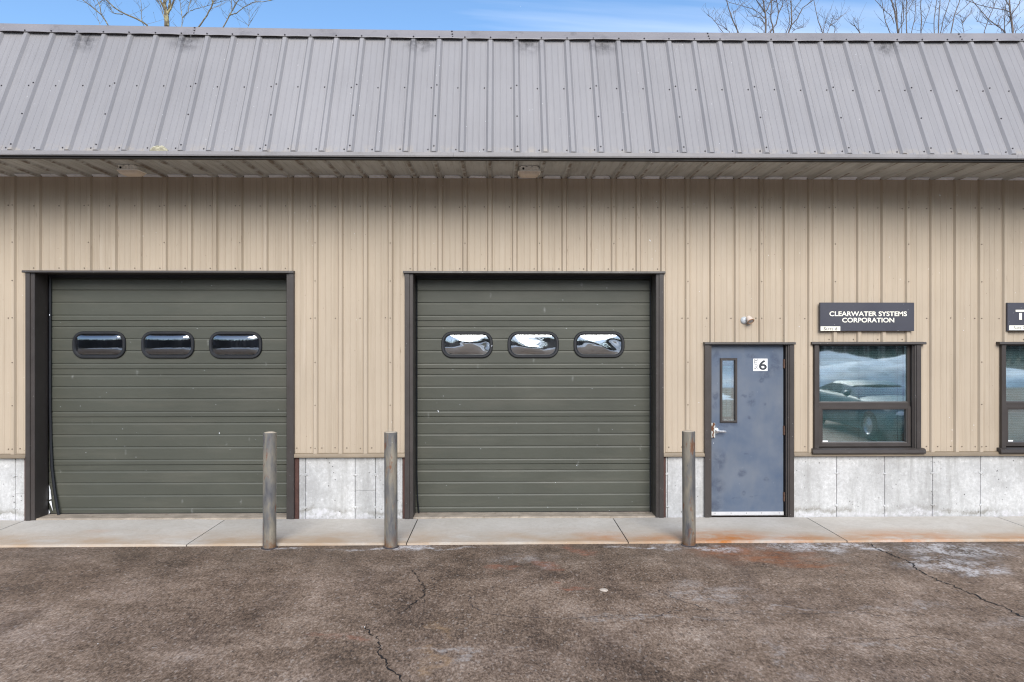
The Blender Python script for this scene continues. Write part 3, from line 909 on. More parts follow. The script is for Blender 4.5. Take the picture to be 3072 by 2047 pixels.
# ---- screws, joined: too small to pick apart
def screw(m, p, n, r=0.0065, h=0.007):
    m.lathe([(r * 1.35, 0), (r * 1.3, .0015), (r, .002), (r * .85, h), (0, h)], p, n, 7)
sm = MB()
wn_ = (0, -1, 0)
k = math.floor((XL - W0) / RIB)
def blocked(x, z):
    return any(o[0] - .06 < x < o[1] + .06 and o[2] - .05 < z < o[3] + .05 for o in OPEN)
while True:
    c = W0 + k * RIB
    if c > XR: break
    lap = (k % 3 == 0)
    for z in (3.845, 2.477, .885):
        if c - .065 > XL and not blocked(c - .065, z): screw(sm, (c - .065 + rc.uniform(-.004, .004), -.001, z + rc.uniform(-.006, .006)), wn_)
    if z == .885 and not blocked(c + .075, z) and c + .075 < XR: screw(sm, (c + .075, -.001, .885), wn_)
    for o, z in ((OPEN[0], 3.085), (OPEN[1], 3.085), (OPEN[3], 2.215), (OPEN[4], 2.215)):
        if o[0] - .05 < c - .065 < o[1] + .05: screw(sm, (c - .065, -.001, z), wn_)
    if lap and c > XL:
        for z in (3.845, 3.395, 2.93, 2.477, 1.935, 1.411, .885):
            if not blocked(c, z): screw(sm, (c, -.030, z), wn_)
    k += 1
sm.build("screw", M["screw_tan"], bld, kind="stuff")
sm = MB()
rn = (0, -DZ, DY)
k = math.floor((XL - ROOF0) / RIB)
while True:
    c = ROOF0 + k * RIB
    if c > XR: break
    def rs(x, s, h, r=.0078):
        if x > XL:
            y, z = slope(s, h); screw(sm, (x, y, z), rn, r, .009)
    j = rc.uniform(-.006, .006)
    rs(c - .065, .052 + j, 0); rs(c - .065, .945 + j, 0)
    if k % 3 == 0:
        rs(c, .078, .030); rs(c, .505, .030); rs(c, .960, .030)
    rs(c + j, 1.706 + ridge(c), .046, .008)
    k += 1
for x in cj[1:-1]:
    for s in (1.712, 1.755, 1.80):
        y, z = slope(s + ridge(x), .043); screw(sm, (x - .012 + (1.8 - s) * .12, y, z), rn, .0085, .009)
sm.build("roof_screw", M["screw_dark"], bld, kind="stuff")

# ---- base flashing between the openings
def flashing(a, b):
    m = MB()
    pr = [(-.004, .826), (-.034, .820), (-.046, .797), (-.050, .776), (-.040, .772), (-.004, .772)]
    m.strip([[(a, y, z) for y, z in pr], [(b, y, z) for y, z in pr]])
    m.cap([(a, y, z) for y, z in pr]); m.cap([(b, y, z) for y, z in pr])
    m.build("base_flashing", M["flash"], bld)
for a, b in ((XL, -5.753), (-2.513, -1.168), (2.008, 2.512), (3.623, XR)):
    flashing(a, b)

# ---- poured foundation between formwork seams
def conc(a, b, z0=-0.05, z1=0.80):
    m = MB(); e = .004; y0 = 0.004
    pr = [(0.19, 0), (y0 + .006, 0), (y0, e)]
    rows = []
    for (x, dy) in ((a + .0015, .009), (a + .0015 + e, 0), (b - .0015 - e, 0), (b - .0015, .009)):
        rows.append([(x, .19, z0), (x, y0 + dy, z0), (x, y0 + dy, z1), (x, .19, z1)])
    m.strip(rows, True); m.cap(rows[0]); m.cap(rows[-1])
    return m.build("foundation_panel", M["concrete"], bld)
conc(XL, -8.95); conc(-8.95, -8.35); conc(-8.35, -7.74); conc(-7.74, -7.13); conc(-7.13, -6.52); conc(-6.52, -5.904)
conc(-5.904, -5.790, -.05, .334); conc(-5.904, -5.790, .337, .80)
conc(-2.467, -2.385); conc(-2.385, -1.781); conc(-1.781, -1.531, -.05, .363); conc(-1.781, -1.531, .367, .80); conc(-1.531, -1.199)
conc(2.042, 2.064); conc(2.064, 2.55)
sx = [3.585, 4.171, 4.773, 5.371, 5.975, 6.58, 7.18, 7.79, 8.39, 9.0, XR]
for a, b in zip(sx[:-1], sx[1:]): conc(a, b)
for a, b in ((-5.790, -5.70), (-2.56, -2.467), (-1.199, -1.115), (1.96, 2.042)):
    m = MB(); m.box(a + .001, b - .001, -.004, .19, -.02, .772); m.build("base_board", M["red_board"], bld)
# crusty nubs left by the form ties
tm_ = MB(); rt = random.Random(3)
for x in (-5.904, -2.385, -1.781, -1.531, 2.064, 4.171, 4.773, 5.371, 5.975, 6.58, 7.18, -6.52, -7.13):
    for z in (.554, .154):
        for q in range(3):
            px, pz = x + rt.uniform(-.018, .018), z + rt.uniform(-.01, .01)
            tm_.lathe([(.016 * rt.uniform(.6, 1.1), -.001), (.012, .005), (.005, .010), (0, .011)], (px, .004, pz), (rt.uniform(-.2, .2), -1, rt.uniform(-.2, .2)), 7)
        for sgn in (-1, 1):
            if rt.random() < .7:
                tm_.lathe([(.014, -.001), (.013, .003), (.006, .004), (0, .001)], (x + sgn * rt.uniform(.035, .07), .004, z + rt.uniform(-.008, .008)), (0, -1, 0), 9)
tm_.build("form_tie", M["concrete"], bld, kind="stuff")

# ---- shell: back, sides, flat roof, rooms behind the openings
m = MB(); T_ = .15
m.box(XL, XL + .03, .0, 12, -.05, 5.6); m.box(XR - .03, XR, .0, 12, -.05, 5.6); m.box(XL + .03, XR - .03, 11.9, 12, -.05, 5.6)
m.build("side_wall", M["siding"], bld)
m = MB(); m.box(XL + .03, XR - .03, .0, 11.9, 4.9, 4.98); m.build("flat_roof", M["dark_gap"], bld)
for x in (XL, XR):
    m = MB()
    q = [(x, EY, 4.205), (x, *slope(0, 0)), (x, *slope(1.81, 0)), (x, .02, 5.88), (x, .02, 4.205)]
    m.cap(q); m.build("roof_end", M["cap"], bld)
m = MB(); m.box(XL + .03, XR - .03, .004, .05, 4.20, 5.86); m.build("parapet_wall", M["dark_room"], bld)
m = MB(); m.box(XL + .05, XR - .05, .196, 11.88, -.03, .0201); m.build("floor", M["walk"], bld)
m = MB(); m.box(2.18, 2.26, .06, 11.88, .021, 4.89); m.box(2.27, XR - .05, 3.4, 3.45, .021, 4.89); m.build("inner_wall", M["office_wall"], bld)
# sheathing that backs the sheets and closes the wall above and beside the openings
m = MB()
edges = [XL + .03] + [v for o in OPEN for v in o[:2]] + [XR - .03]
for i in range(0, len(edges), 2):
    m.box(edges[i], edges[i + 1], .006, .05, .81, 4.19)
for o in OPEN: m.box(o[0], o[1], .006, .05, o[3] + .03, 4.19)
for o in OPEN[3:]: m.box(o[0], o[1], .006, .05, .80, .815)
m.build("sheathing", M["dark_room"], bld)

# ================================================================== GARAGE DOORS
def rrect(x0, x1, z0, z1, r, n=7):
    P = []
    for (cx, cz, a0) in ((x1 - r, z1 - r, 0), (x0 + r, z1 - r, 90), (x0 + r, z0 + r, 180), (x1 - r, z0 + r, 270)):
        for k in range(n + 1):
            a = R(a0 + 90 * k / n)
            P.append((cx + r * math.cos(a), cz + r * math.sin(a)))
    return P

YD = 0.250        # face of the door
def section_profile(z0, z1):
    """outline of a ribbed door section from bottom to top: (y, z)"""
    P = [(YD + .012, z0 + .0015), (YD, z0 + .005)]
    H = z1 - z0
    for off in (.531, .371, .217, .070):
        zg = z1 - off * H / .6045
        # lip above, rolled groove, bright sloping shelf beneath
        P += [(YD, zg - .026), (YD + .004, zg - .016), (YD + .0115, zg - .0055), (YD + .0115, zg - .001), (YD + .001, zg)]
    P += [(YD, z1 - .004), (YD + .006, z1 - .0015)]
    return P

def garage(label, x0, x1, wins, sag, acr, seed):
    """x0, x1: inner faces of the jambs"""
    r = random.Random(seed)
    gd = part("garage_door", bld)
    if label: gd["label"] = label
    joints = [.034, .640, 1.243, 1.846, 2.451, 3.06]
    xa, xb = x0 - .01, x1 + .01
    for i in range(5):
        z0, z1 = joints[i], joints[i + 1]
        prof = section_profile(z0, z1)
        m = MB()
        holes = [(w[0] + .042, w[1] - .042, w[2] + .042, w[3] - .042) for w in wins] if i == 3 else []
        xs = sorted({xa, xb} | {v for h in holes for v in h[:2]})
        # resample so that hole edges fall on rows
        zs = sorted({p[1] for p in prof} | {v for h in holes for v in h[2:4]})
        def yat(z):
            for (p, q) in zip(prof[:-1], prof[1:]):
                if p[1] <= z <= q[1]:
                    return p[0] + (q[0] - p[0]) * (z - p[1]) / max(1e-9, q[1] - p[1])
            return YD
        nsub = 1
        for (u, v) in zip(xs[:-1], xs[1:]):
            for (s, e) in zip(zs[:-1], zs[1:]):
                if any(h[0] - 1e-6 <= u and v <= h[1] + 1e-6 and h[2] - 1e-6 <= s and e <= h[3] + 1e-6 for h in holes):
                    continue
                m.quad((u, yat(s), s), (v, yat(s), s), (v, yat(e), e), (u, yat(e), e))
        for (u, v, s, e) in holes:      # lining of the cut-outs
            for q in (((u, s), (u, e)), ((v, s), (v, e)), ((u, s), (v, s)), ((u, e), (v, e))):
                (ax, az), (bx, bz) = q
                m.quad((ax, YD + .002, az), (bx, YD + .002, bz), (bx, YD + .045, bz), (ax, YD + .045, az))
        if not holes:
            m.quad((xa, YD + .045, z0), (xb, YD + .045, z0), (xb, YD + .045, z1), (xa, YD + .045, z1))
        m.quad((xa, YD + .012, z0 + .0015), (xb, YD + .012, z0 + .0015), (xb, YD + .045, z0), (xa, YD + .045, z0))
        m.quad((xa, YD + .006, z1 - .0015), (xb, YD + .006, z1 - .0015), (xb, YD + .045, z1), (xa, YD + .045, z1))
        m.build("door_section", M["garage"], gd)
    for wi, (wx0, wx1, wz0, wz1) in enumerate(wins):
        # moulded rubber frame, rounded ring with a raised rim
        m = MB()
        rings = []
        for (inset, y, rad) in ((0.0, YD + .001, .135), (.002, YD - .018, .133), (.010, YD - .026, .126), (.030, YD - .026, .106), (.040, YD - .016, .098), (.043, YD + .02, .095)):
            rings.append([(px, y, pz) for px, pz in rrect(wx0 + inset, wx1 - inset, wz0 + inset, wz1 - inset, rad)])
        m.strip(rings, True)
        m.build("window_frame", M["rubber"], gd, smooth=True)
        # blown acrylic pane: concentric loops from the rim to the middle
        m = MB(); rows = []
        cx, cz = (wx0 + wx1) / 2, (wz0 + wz1) / 2
        base = rrect(wx0 + .040, wx1 - .040, wz0 + .040, wz1 - .040, .098)
        for q in range(13):
            t = 1 - q / 12.0
            t = max(t, 0.01)
            row = []
            for (px, pz) in base:
                x = cx + (px - cx) * t; z = cz + (pz - cz) * t
                u, v = (x - cx) / (wx1 - wx0) * 2, (z - cz) / (wz1 - wz0) * 2
                bulge = sag * (1 - abs(u / .95) ** 4.0) * (1 - abs(v / .78) ** 5.0) if acr < .004 else sag * (1 - t ** 2.2)
                wob = acr * mnoise.noise((x * 2.6 + seed, z * 7.0 + x * 2.0, wi * 3.7 + seed)) * (1 - t ** 4)
                row.append((x, YD - .004 - bulge + wob, z))
            rows.append(row)
        m.strip(rows, True); m.cap(rows[-1])
        m.build("window_pane", M["acrylic_clear"] if acr > .004 else M["acrylic"], gd, smooth=True)
    # bottom rubber
    m = MB(); m.box(xa, xb, YD + .004, YD + .04, .029, .037); m.build("bottom_seal", M["rubber"], gd)
    return gd

G1W = [(-5.355, -4.693, 1.978, 2.319), (-4.501, -3.840, 1.978, 2.319), (-3.655, -2.994, 1.976, 2.317)]
G2W = [(-0.745, -0.095, 1.981, 2.318), (0.091, 0.742, 1.982, 2.318), (0.927, 1.575, 1.985, 2.320)]
garage("dark olive sectional door with bent seal at its lower left", -5.645, -2.609, G1W, 0.030, 0.0, 1)
garage("dark olive sectional door with bright wavy windows", -1.066, 1.913, G2W, 0.022, 0.020, 6)

def garage_frame(ox0, ix0, ix1, ox1, hx0, hx1):
    fr = part("garage_frame", bld)
    zt = 3.022
    for (a, b, s) in ((ox0, ix0, 1), (ix1, ox1, -1)):
        m = MB()
        out = a if s > 0 else b; inn = b if s > 0 else a
        mid = out + s * .055
        prof = [(out, .19), (out, -.046), (out + s * .004, -.050), (mid, -.050), (mid + s * .004, -.036), (inn - s * .006, -.036), (inn, -.030), (inn, .215), (out, .215)]
        m.strip([[(x, y, -.003 + .012) for x, y in prof], [(x, y, zt) for x, y in prof]])
        m.cap([(x, y, .009) for x, y in prof])
        m.build("jamb", M["dark_trim"], fr)
    m = MB()
    pr = [(.0, 3.054), (-.070, 3.050), (-.073, 3.026), (-.066, 3.0225), (.215, 3.0225), (.215, 3.06)]
    m.strip([[(hx0, y, z) for y, z in pr], [(hx1, y, z) for y, z in pr]])
    m.cap([(hx0, y, z) for y, z in pr]); m.cap([(hx1, y, z) for y, z in pr])
    m.build("head_trim", M["dark_trim"], fr)
    m = MB(); m.box(ix0, ix1, .218, .243, 2.985, 3.021); m.build("head_seal", M["rubber"], fr)
    return fr
f1 = garage_frame(-5.751, -5.645, -2.609, -2.515, -5.778, -2.513)
f2 = garage_frame(-1.168, -1.066, 1.913, 2.008, -1.186, 2.024)
# side seals: rubber blades; two of them are bent at the foot
def seal(parent, pts, w=.024, y=.222):
    m = MB(); rows = []
    for (x, z, yo) in pts:
        rows.append([(x, y + yo, z), (x + w * .5, y + yo - .009, z), (x + w, y + yo + .004, z), (x + w, y + yo + .012, z), (x, y + yo + .012, z)])
    m.strip(rows, True); m.cap(rows[0]); m.cap(rows[-1])
    return m.build("side_seal", M["rubber"], parent)
seal(f1, [(-5.640, 3.0, 0), (-5.640, 1.4, 0), (-5.632, .95, 0), (-5.612, .62, -.01), (-5.575, .34, -.02), (-5.53, .10, -.03), (-5.515, .032, -.03)], .030)
seal(f2, [(-1.062, 3.0, 0), (-1.062, .5, 0), (-1.052, .2, -.005), (-1.035, .032, -.012)], .018)
seal(f2, [(1.893, 3.0, 0), (1.893, .032, 0)], .016)
seal(f1, [(-2.622, 3.0, 0), (-2.622, .032, 0)], .010)
# torn white insulation showing behind the bent seal
m = MB()
m.cap([(-5.643, .235, .40), (-5.622, .235, .33), (-5.612, .235, .22), (-5.640, .235, .21)])
m.cap([(-5.640, .232, .19), (-5.612, .232, .20), (-5.592, .232, .07)])
m.cap([(-5.643, .232, .09), (-5.625, .232, .055), (-5.643, .232, .03)])
m.build("torn_insulation", M["closure"], f1)
# concrete sills under the doors
for (a, b) in ((-5.70, -2.56), (-1.115, 1.96)):
    m = MB()
    pr = [(.34, .0203), (.34, .0275), (.05, .034), (-.002, .036), (-.011, .031), (-.016, -.02), (.34, -.02)]
    n = 24; rows = []
    for k in range(n + 1):
        x = a + (b - a) * k / n
        j = .004 * mnoise.noise((x * 4, 3, 1))
        rows.append([(x, y + (j if y < 0.1 else 0), z) for y, z in pr])
    m.strip(rows)
    m.build("door_sill", M["door_sill"], bld)

# ================================================================== ENTRY DOOR
ed = part("entry_door", bld); ed["label"] = "weathered blue steel door with narrow window and silver lever"
GX0, GX1, GZ0, GZ1 = 2.752, 2.906, 1.222, 1.955
def slab_with_hole(x0, x1, y0, y1, z0, z1, hx0, hx1, hz0, hz1):
    m = MB()
    m.box(x0, hx0, y0, y1, z0, z1); m.box(hx1, x1, y0, y1, z0, z1)
    m.box(hx0, hx1, y0, y1, z0, hz0); m.box(hx0, hx1, y0, y1, hz1, z1)
    return m
lf = MB()
x0, x1, z0, z1 = 2.607, 3.515, .078, 2.146
xs = [x0, GX0 - .012, GX1 + .012, x1]; zs = [z0, GZ0 - .012, GZ1 + .012, z1]
for i in range(3):
    for j in range(3):
        if i == 1 and j == 1: continue
        lf.quad((xs[i], .030, zs[j]), (xs[i + 1], .030, zs[j]), (xs[i + 1], .030, zs[j + 1]), (xs[i], .030, zs[j + 1]))
        lf.quad((xs[i], .074, zs[j]), (xs[i + 1], .074, zs[j]), (xs[i + 1], .074, zs[j + 1]), (xs[i], .074, zs[j + 1]))
for (a, b, c, d) in ((x0, x0, z0, z1), (x1, x1, z0, z1)):
    lf.quad((a, .030, c), (a, .074, c), (a, .074, d), (a, .030, d))
for z in (z0, z1):
    lf.quad((x0, .030, z), (x1, .030, z), (x1, .074, z), (x0, .074, z))
lf.build("door_leaf", M["blue"], ed)
fm = MB()
oo = (2.722, 2.938, 1.183, 1.984)
pr = [(0, .030), (.002, .016), (.006, .012), (.026, .012), (.030, .018), (.032, .05)]
rows = []
for (ins, y) in pr:
    a, b, c, d = oo[0] + ins, oo[1] - ins, oo[2] + ins, oo[3] - ins
    rows.append([(a, y, c), (b, y, c), (b, y, d), (a, y, d)])
fm.strip(rows, True); fm.build("window_frame", M["dark_trim"], ed)
m = MB(); m.box(oo[0] + .031, oo[1] - .031, .044, .048, oo[2] + .031, oo[3] - .031); m.build("window_pane", M["glass"], ed)
m = MB(); m.box(2.607, 3.515, .018, .076, .040, .079); m.box(2.607, 3.515, .024, .070, .030, .040)
m.build("door_sweep", M["alu"], ed)
sw = MB()
for x in (2.66, 2.86, 3.05, 3.24, 3.46): screw(sw, (x, .018, .063), (0, -1, 0), .004, .003)
sw.build("sweep_screw", M["screw_dark"], ed, kind="stuff")
for z in (1.915, 1.088, .264):
    m = MB()
    m.tube([(3.522, .016, z - .057), (3.522, .016, z + .057)], .0085, 10)
    m.box(3.510, 3.524, .022, .034, z - .055, z + .055)
    for q in (-.019, .019): m.tube([(3.522, .016, z + q - .001), (3.522, .016, z + q + .001)], .0093, 10)
    m.build("hinge", M["hinge"], ed)
def m_plate():
    t = NT("rusted_latch_guard")
    x = t.sep()[0]
    b = t.math("ADD", x, t.mr(t.noise(14, 4), 0.3, 0.7, -.022, .022))
    k = t.math("MULTIPLY", t.mr(b, 2.615, 2.622), t.mr(b, 2.650, 2.640))
    c = t.mix(t.mr(t.noise(20, 5), .35, .65), (.62, .63, .60), (.48, .50, .48))
    c = t.mix(k, c, (.13, .05, .02))
    t.color(c); t.rough(.38); t.b.inputs["Metallic"].default_value = .35
    return t.m
m = MB(); m.box(2.577, 2.656, .0, .010, 1.003, 1.184)
m.box(2.590, 2.650, .010, .030, 1.01, 1.175)
m.build("latch_guard", m_plate(), ed)
m = MB()
m.lathe([(.0, .0), (.043, .0), (.044, .006), (.038, .016), (.026, .023), (.017, .026), (.0155, .052), (.0, .052)], (2.678, .030, 1.088), (0, -1, 0), 28)
m.build("rosette", M["chrome"], ed, smooth=True)
m = MB()
m.lathe([(.0, .0), (.0165, .0), (.018, .006), (.016, .016), (.0, .018)], (2.681, -.018, 1.084), (0, -1, 0), 20)
rows = []
for (x, z, hh, d) in ((2.681, 1.084, .015, .009), (2.71, 1.082, .013, .008), (2.75, 1.080, .0125, .0075), (2.776, 1.079, .0125, .007), (2.784, 1.079, .009, .005)):
    rows.append([(x, -.027 - d, z - hh * .8), (x, -.029 - d, z), (x, -.027 - d, z + hh * .8), (x, -.027, z + hh), (x, -.027 + d, z), (x, -.027, z - hh)])
m.strip(rows, True); m.cap(rows[0]); m.cap(rows[-1])
m.build("lever", M["chrome"], ed, smooth=True)
efr = part("entry_frame", bld)
for (prof) in ([(2.514, .08), (2.514, -.044), (2.518, -.047), (2.572, -.047), (2.575, -.036), (2.600, -.036), (2.602, .080)],
               [(3.532, .08), (3.532, -.010), (3.546, -.012), (3.548, -.036), (3.566, -.036), (3.569, -.047), (3.618, -.047), (3.621, -.044), (3.621, .08)]):
    m = MB(); m.strip([[(x, y, .026) for x, y in prof], [(x, y, 2.151) for x, y in prof]]); m.cap([(x, y, .026) for x, y in prof])
    m.build("jamb", M["dark_trim"], efr)
m = MB()
pr = [(.0, 2.183), (-.066, 2.180), (-.069, 2.157), (-.062, 2.152), (.08, 2.152), (.08, 2.19)]
m.strip([[(2.507, y, z) for y, z in pr], [(3.632, y, z) for y, z in pr]]); m.cap([(2.507, y, z) for y, z in pr]); m.cap([(3.632, y, z) for y, z in pr])
m.build("head_trim", M["dark_trim"], efr)
m = MB(); m.box(2.602, 3.532, .024, .085, .0243, .033); m.build("threshold", M["dark_trim"], efr)

# ================================================================== OFFICE WINDOWS
def window(dx, label):
    w = part("window", bld); w["label"] = label
    X = lambda v: v + dx
    cs = part  # noqa
    for prof in ([(3.874, .03), (3.874, -.044), (3.878, -.047), (3.925, -.047), (3.929, -.030), (3.936, -.028), (3.936, .09)],
                 [(5.112, .09), (5.112, -.012), (5.124, -.014), (5.126, -.034), (5.142, -.036), (5.145, -.047), (5.198, -.047), (5.202, -.044), (5.202, .03)]):
        m = MB(); m.strip([[(X(x), y, .872) for x, y in prof], [(X(x), y, 2.152) for x, y in prof]])
        m.build("casing", M["dark_trim"], w)
    m = MB()
    pr = [(.0, 2.187), (-.070, 2.183), (-.074, 2.158), (-.066, 2.153), (.09, 2.153), (.09, 2.2)]
    m.strip([[(X(3.832), y, z) for y, z in pr], [(X(5.252), y, z) for y, z in pr]]); m.cap([(X(3.832), y, z) for y, z in pr]); m.cap([(X(5.252), y, z) for y, z in pr])
    m.build("head_trim", M["dark_trim"], w)
    m = MB()
    pr = [(.09, .874), (-.050, .871), (-.082, .858), (-.086, .822), (-.078, .808), (-.02, .808)]
    m.strip([[(X(3.840), y, z) for y, z in pr], [(X(5.238), y, z) for y, z in pr]]); m.cap([(X(3.840), y, z) for y, z in pr]); m.cap([(X(5.238), y, z) for y, z in pr])
    m.build("sill", M["dark_trim"], w)
    def ring(name, x0, x1, z0, z1, wl, wr, wb, wt, yf, yb):
        m = MB()
        rows = []
        for (t, y) in ((0, yb), (0, yf), (.72, yf), (.78, yf + .006), (1, yf + .010), (1, yb)):
            rows.append([(X(x0 + wl * t), y, z0 + wb * t), (X(x1 - wr * t), y, z0 + wb * t), (X(x1 - wr * t), y, z1 - wt * t), (X(x0 + wl * t), y, z1 - wt * t)])
        m.strip(rows, True)
        return m.build(name, M["dark_trim"], w)
    ring("upper_sash", 3.938, 5.110, 1.383, 2.151, .040, .030, .058, .016, .040, .085)
    ring("lower_sash", 3.938, 5.110, .884, 1.380, .070, .052, .055, .038, .020, .085)
    m = MB(); m.box(X(3.95), X(5.10), .030, .046, 1.372, 1.392); m.build("meeting_rail", M["dark_trim"], w)
    m = MB(); m.box(X(3.970), X(5.082), .064, .068, 1.43, 2.14); m.build("window_pane", M["glass"], w)
    m = MB(); m.box(X(4.000), X(5.062), .055, .059, .93, 1.347); m.build("window_pane", M["glass"], w)
    m = MB(); m.box(X(5.070), X(5.078), .070, .10, .93, 2.14); m.build("jamb_liner", M["white_vinyl"], w)
    m = MB(); m.box(X(4.010), X(4.082), .048, .0535, .938, .955); m.build("sash_lift", M["white_vinyl"], w)
    return w
window(0, "double sash office window between blue door and right sign")
window(WSH, "double sash office window cut by the right edge of the photo")

def blind(x0, x1, z0, z1, y, pitch, label, loc):
    t = thing("window_blind", label, "blind", (0, 0, 0))
    m = MB(); z = z0; n = 0
    rb = random.Random(int(x0 * 10))
    while z < z1 - .02:
        dz = .0035 * math.sin(n * .9) * .3
        m.quad((x0, y, z + dz), (x1, y, z + dz + rb.uniform(-.0006, .0006)), (x1, y + .011, z + pitch * .80 + dz), (x0, y + .011, z + pitch * .80 + dz))
        z += pitch; n += 1
    m.build("slats", M["blind"], t, kind="stuff")
    r = MB(); r.box(x0, x1, y - .004, y + .024, z1 - .02, z1); r.build("headrail", M["blind"], t)
    c = MB()
    for q in (.06, .5, .94):
        x = x0 + (x1 - x0) * q; c.box(x - .0015, x + .0015, y - .004, y - .001, z0, z1)
    c.build("ladder_cord", M["dark_room"], t, kind="stuff")
blind(3.95, 5.06, .90, 2.15, .115, .0215, "white slatted blind hanging behind the whole office window pane", 0)
blind(3.95 + WSH, 5.06 + WSH, .90, 2.15, .115, .0215, "white slatted blind behind the window cut by the right edge", 0)
blind(2.742, 2.882, 1.255, 1.885, .062, .0215, "small white slatted blind behind the narrow glass of the blue door", 0)

# ================================================================== LETTERING
def text(body, x0, x1, z0, z1, y, mat, parent, name="lettering", bold=0.0, vertical=False, shear=0.0, flare=False, fit=True):
    cu = bpy.data.curves.new(name, "FONT")
    cu.body = body; cu.size = 1.0; cu.offset = bold; cu.shear = shear
    cu.resolution_u = 6
    o = bpy.data.objects.new(name, cu); COL.objects.link(o)
    dg = bpy.context.evaluated_depsgraph_get(); dg.update()
    me = bpy.data.meshes.new_from_object(o.evaluated_get(dg))
    bpy.data.objects.remove(o); bpy.data.curves.remove(cu)
    P = [v.co.copy() for v in me.vertices]
    if vertical: P = [Vector((-p.y, p.x, 0)) for p in P]
    ax, bx = min(p.x for p in P), max(p.x for p in P)
    ay, by = min(p.y for p in P), max(p.y for p in P)
    for v, p in zip(me.vertices, P):
        v.co = (x0 + (p.x - ax) / (bx - ax) * (x1 - x0), y, z0 + (p.y - ay) / (by - ay) * (z1 - z0))
    me.materials.clear(); me.materials.append(mat)
    me.name = name
    ob = bpy.data.objects.new(name, me); COL.objects.link(ob); ob.parent = parent
    return ob

def signboard(x0, x1, z0, z1, label, name="sign"):
    t = thing(name, label, "sign")
    m = MB(); yf = -.062; e = .003
    rows = []
    for (ins, y) in ((0, -.034), (0, yf + e), (e, yf)):
        a, b, c, d = x0 + ins, x1 - ins, z0 + ins, z1 - ins
        rows.append([(a, y, c), (b, y, c), (b, y, d), (a, y, d)])
    m.strip(rows, True); m.cap(rows[0]); m.cap(rows[-1])
    m.build("board", M["sign"], t)
    return t, yf
s1, yf = signboard(3.935, 5.105, 2.319, 2.670, "charcoal sign reading CLEARWATER SYSTEMS CORPORATION above the office window")
text("CLEARWATER SYSTEMS", 4.050, 5.012, 2.502, 2.561, yf - .0015, M["letters_ivory"], s1, bold=.022)
text("CORPORATION", 4.208, 4.855, 2.424, 2.483, yf - .0015, M["letters_ivory"], s1, bold=.022)
m = MB(); m.box(3.940, 4.184, yf - .003, yf - .0002, 2.322, 2.376); m.build("suite_plate", M["plate_ivory"], s1)
text("S", 3.976, 4.004, 2.329, 2.367, yf - .004, M["ink"], s1, bold=.012)
text("UITE", 4.008, 4.096, 2.329, 2.358, yf - .004, M["ink"], s1, bold=.012)
text("6", 4.122, 4.148, 2.329, 2.367, yf - .004, M["ink"], s1, shear=.15, bold=.012)
s2, yf = signboard(6.268, 7.438, 2.321, 2.670, "charcoal sign marked Suite 7, cut off by the right edge")
m = MB(); m.box(6.368, 6.508, yf - .003, yf - .0003, 2.557, 2.582); m.build("lettering", M["letters_ivory"], s2)
m = MB(); m.box(6.412, 6.446, yf - .003, yf - .0003, 2.459, 2.543); m.build("lettering", M["letters_ivory"], s2)
m = MB(); m.box(6.288, 6.534, yf - .003, yf - .0002, 2.330, 2.389); m.build("suite_plate", M["plate_ivory"], s2)
text("Suite", 6.345, 6.438, 2.341, 2.378, yf - .004, M["ink"], s2)
text("7", 6.456, 6.484, 2.341, 2.378, yf - .004, M["ink"], s2, shear=.15)
# number sticker on the door
st = thing("door_sticker", "square white sticker reading SUITE 6 on the blue door", "sticker")
m = MB(); m.box(3.140, 3.318, .0285, .0298, 1.824, 1.977); m.build("backing", M["white_vinyl"], st)
text("SUITE", 3.153, 3.193, 1.848, 1.972, .0280, M["ink_grey"], st, vertical=True, bold=.012)
text("6", 3.211, 3.309, 1.836, 1.960, .0280, M["ink_grey"], st, bold=.022)

# ================================================================== LAMPS
M["lamp_body"] = paint("aged_cream_plastic", (0.92, 0.88, 0.80), 0.5, 0.12, 14, dirt=(0.24, 0.15, 0.08), dirt_amt=0.2, bump=.2)
M["lamp_lens"] = paint("yellowed_prismatic_lens", (0.70, 0.60, 0.49), 0.35, 0.1, 8, dirt=(0.24, 0.19, 0.13), dirt_amt=0.5)
def soffit_lamp(x, y, rot, label):
    t = thing("soffit_light", label, "light fixture", (x, y, 4.20), "light fixtures under the soffit")
    t.rotation_euler = (0, 0, rot)
    w, d = .128, .105
    m = MB()
    rows = []
    for (z, k) in ((.006, .90), (-.012, .93), (-.036, .985), (-.040, 1.02), (-.046, 1.03), (-.050, 1.0)):
        rows.append([(px * 1, py, z) for px, py in rrect(-w * k, w * k, -d * k, d * k, .03, 4)])
    m.strip(rows, True); m.cap(rows[0]); m.cap(rows[-1])
    m.build("housing", M["lamp_body"], t, smooth=True)
    for (cx, hw) in ((-.072, .028), (.0, .022), (.066, .026)):
        b = MB(); b.box(cx - hw, cx + hw, -d - .004, -d + .02, -.006, .010); b.build("mounting_lug", M["lamp_body"], t)
    b = MB(); b.lathe([(.0125, 0), (.0125, .004), (.007, .004), (.006, .001), (0, .001)], (-.070, -d - .0005, -.020), (0, -1, -.15), 16)
    b.build("conduit_plug", M["rubber"], t)
    b = MB()
    for cx in (-.03, .01, .045, .085): b.box(cx, cx + .012, -d - .003, -d + .01, -.034, -.010)
    b.build("cooling_fins", M["lamp_body"], t, kind="stuff")
    m = MB(); rows = []
    for (z, k) in ((-.049, .95), (-.058, .93), (-.080, .80), (-.086, .70)):
        rows.append([(px, py, z) for px, py in rrect(-w * k, w * k, -d * k, d * k, .03 * k, 4)])
    m.strip(rows, True); m.cap(rows[-1])
    m.build("lens", M["lamp_lens"], t, smooth=True)
    return t
soffit_lamp(-4.265, -.455, R(-3), "weathered cream soffit light over the left garage door")
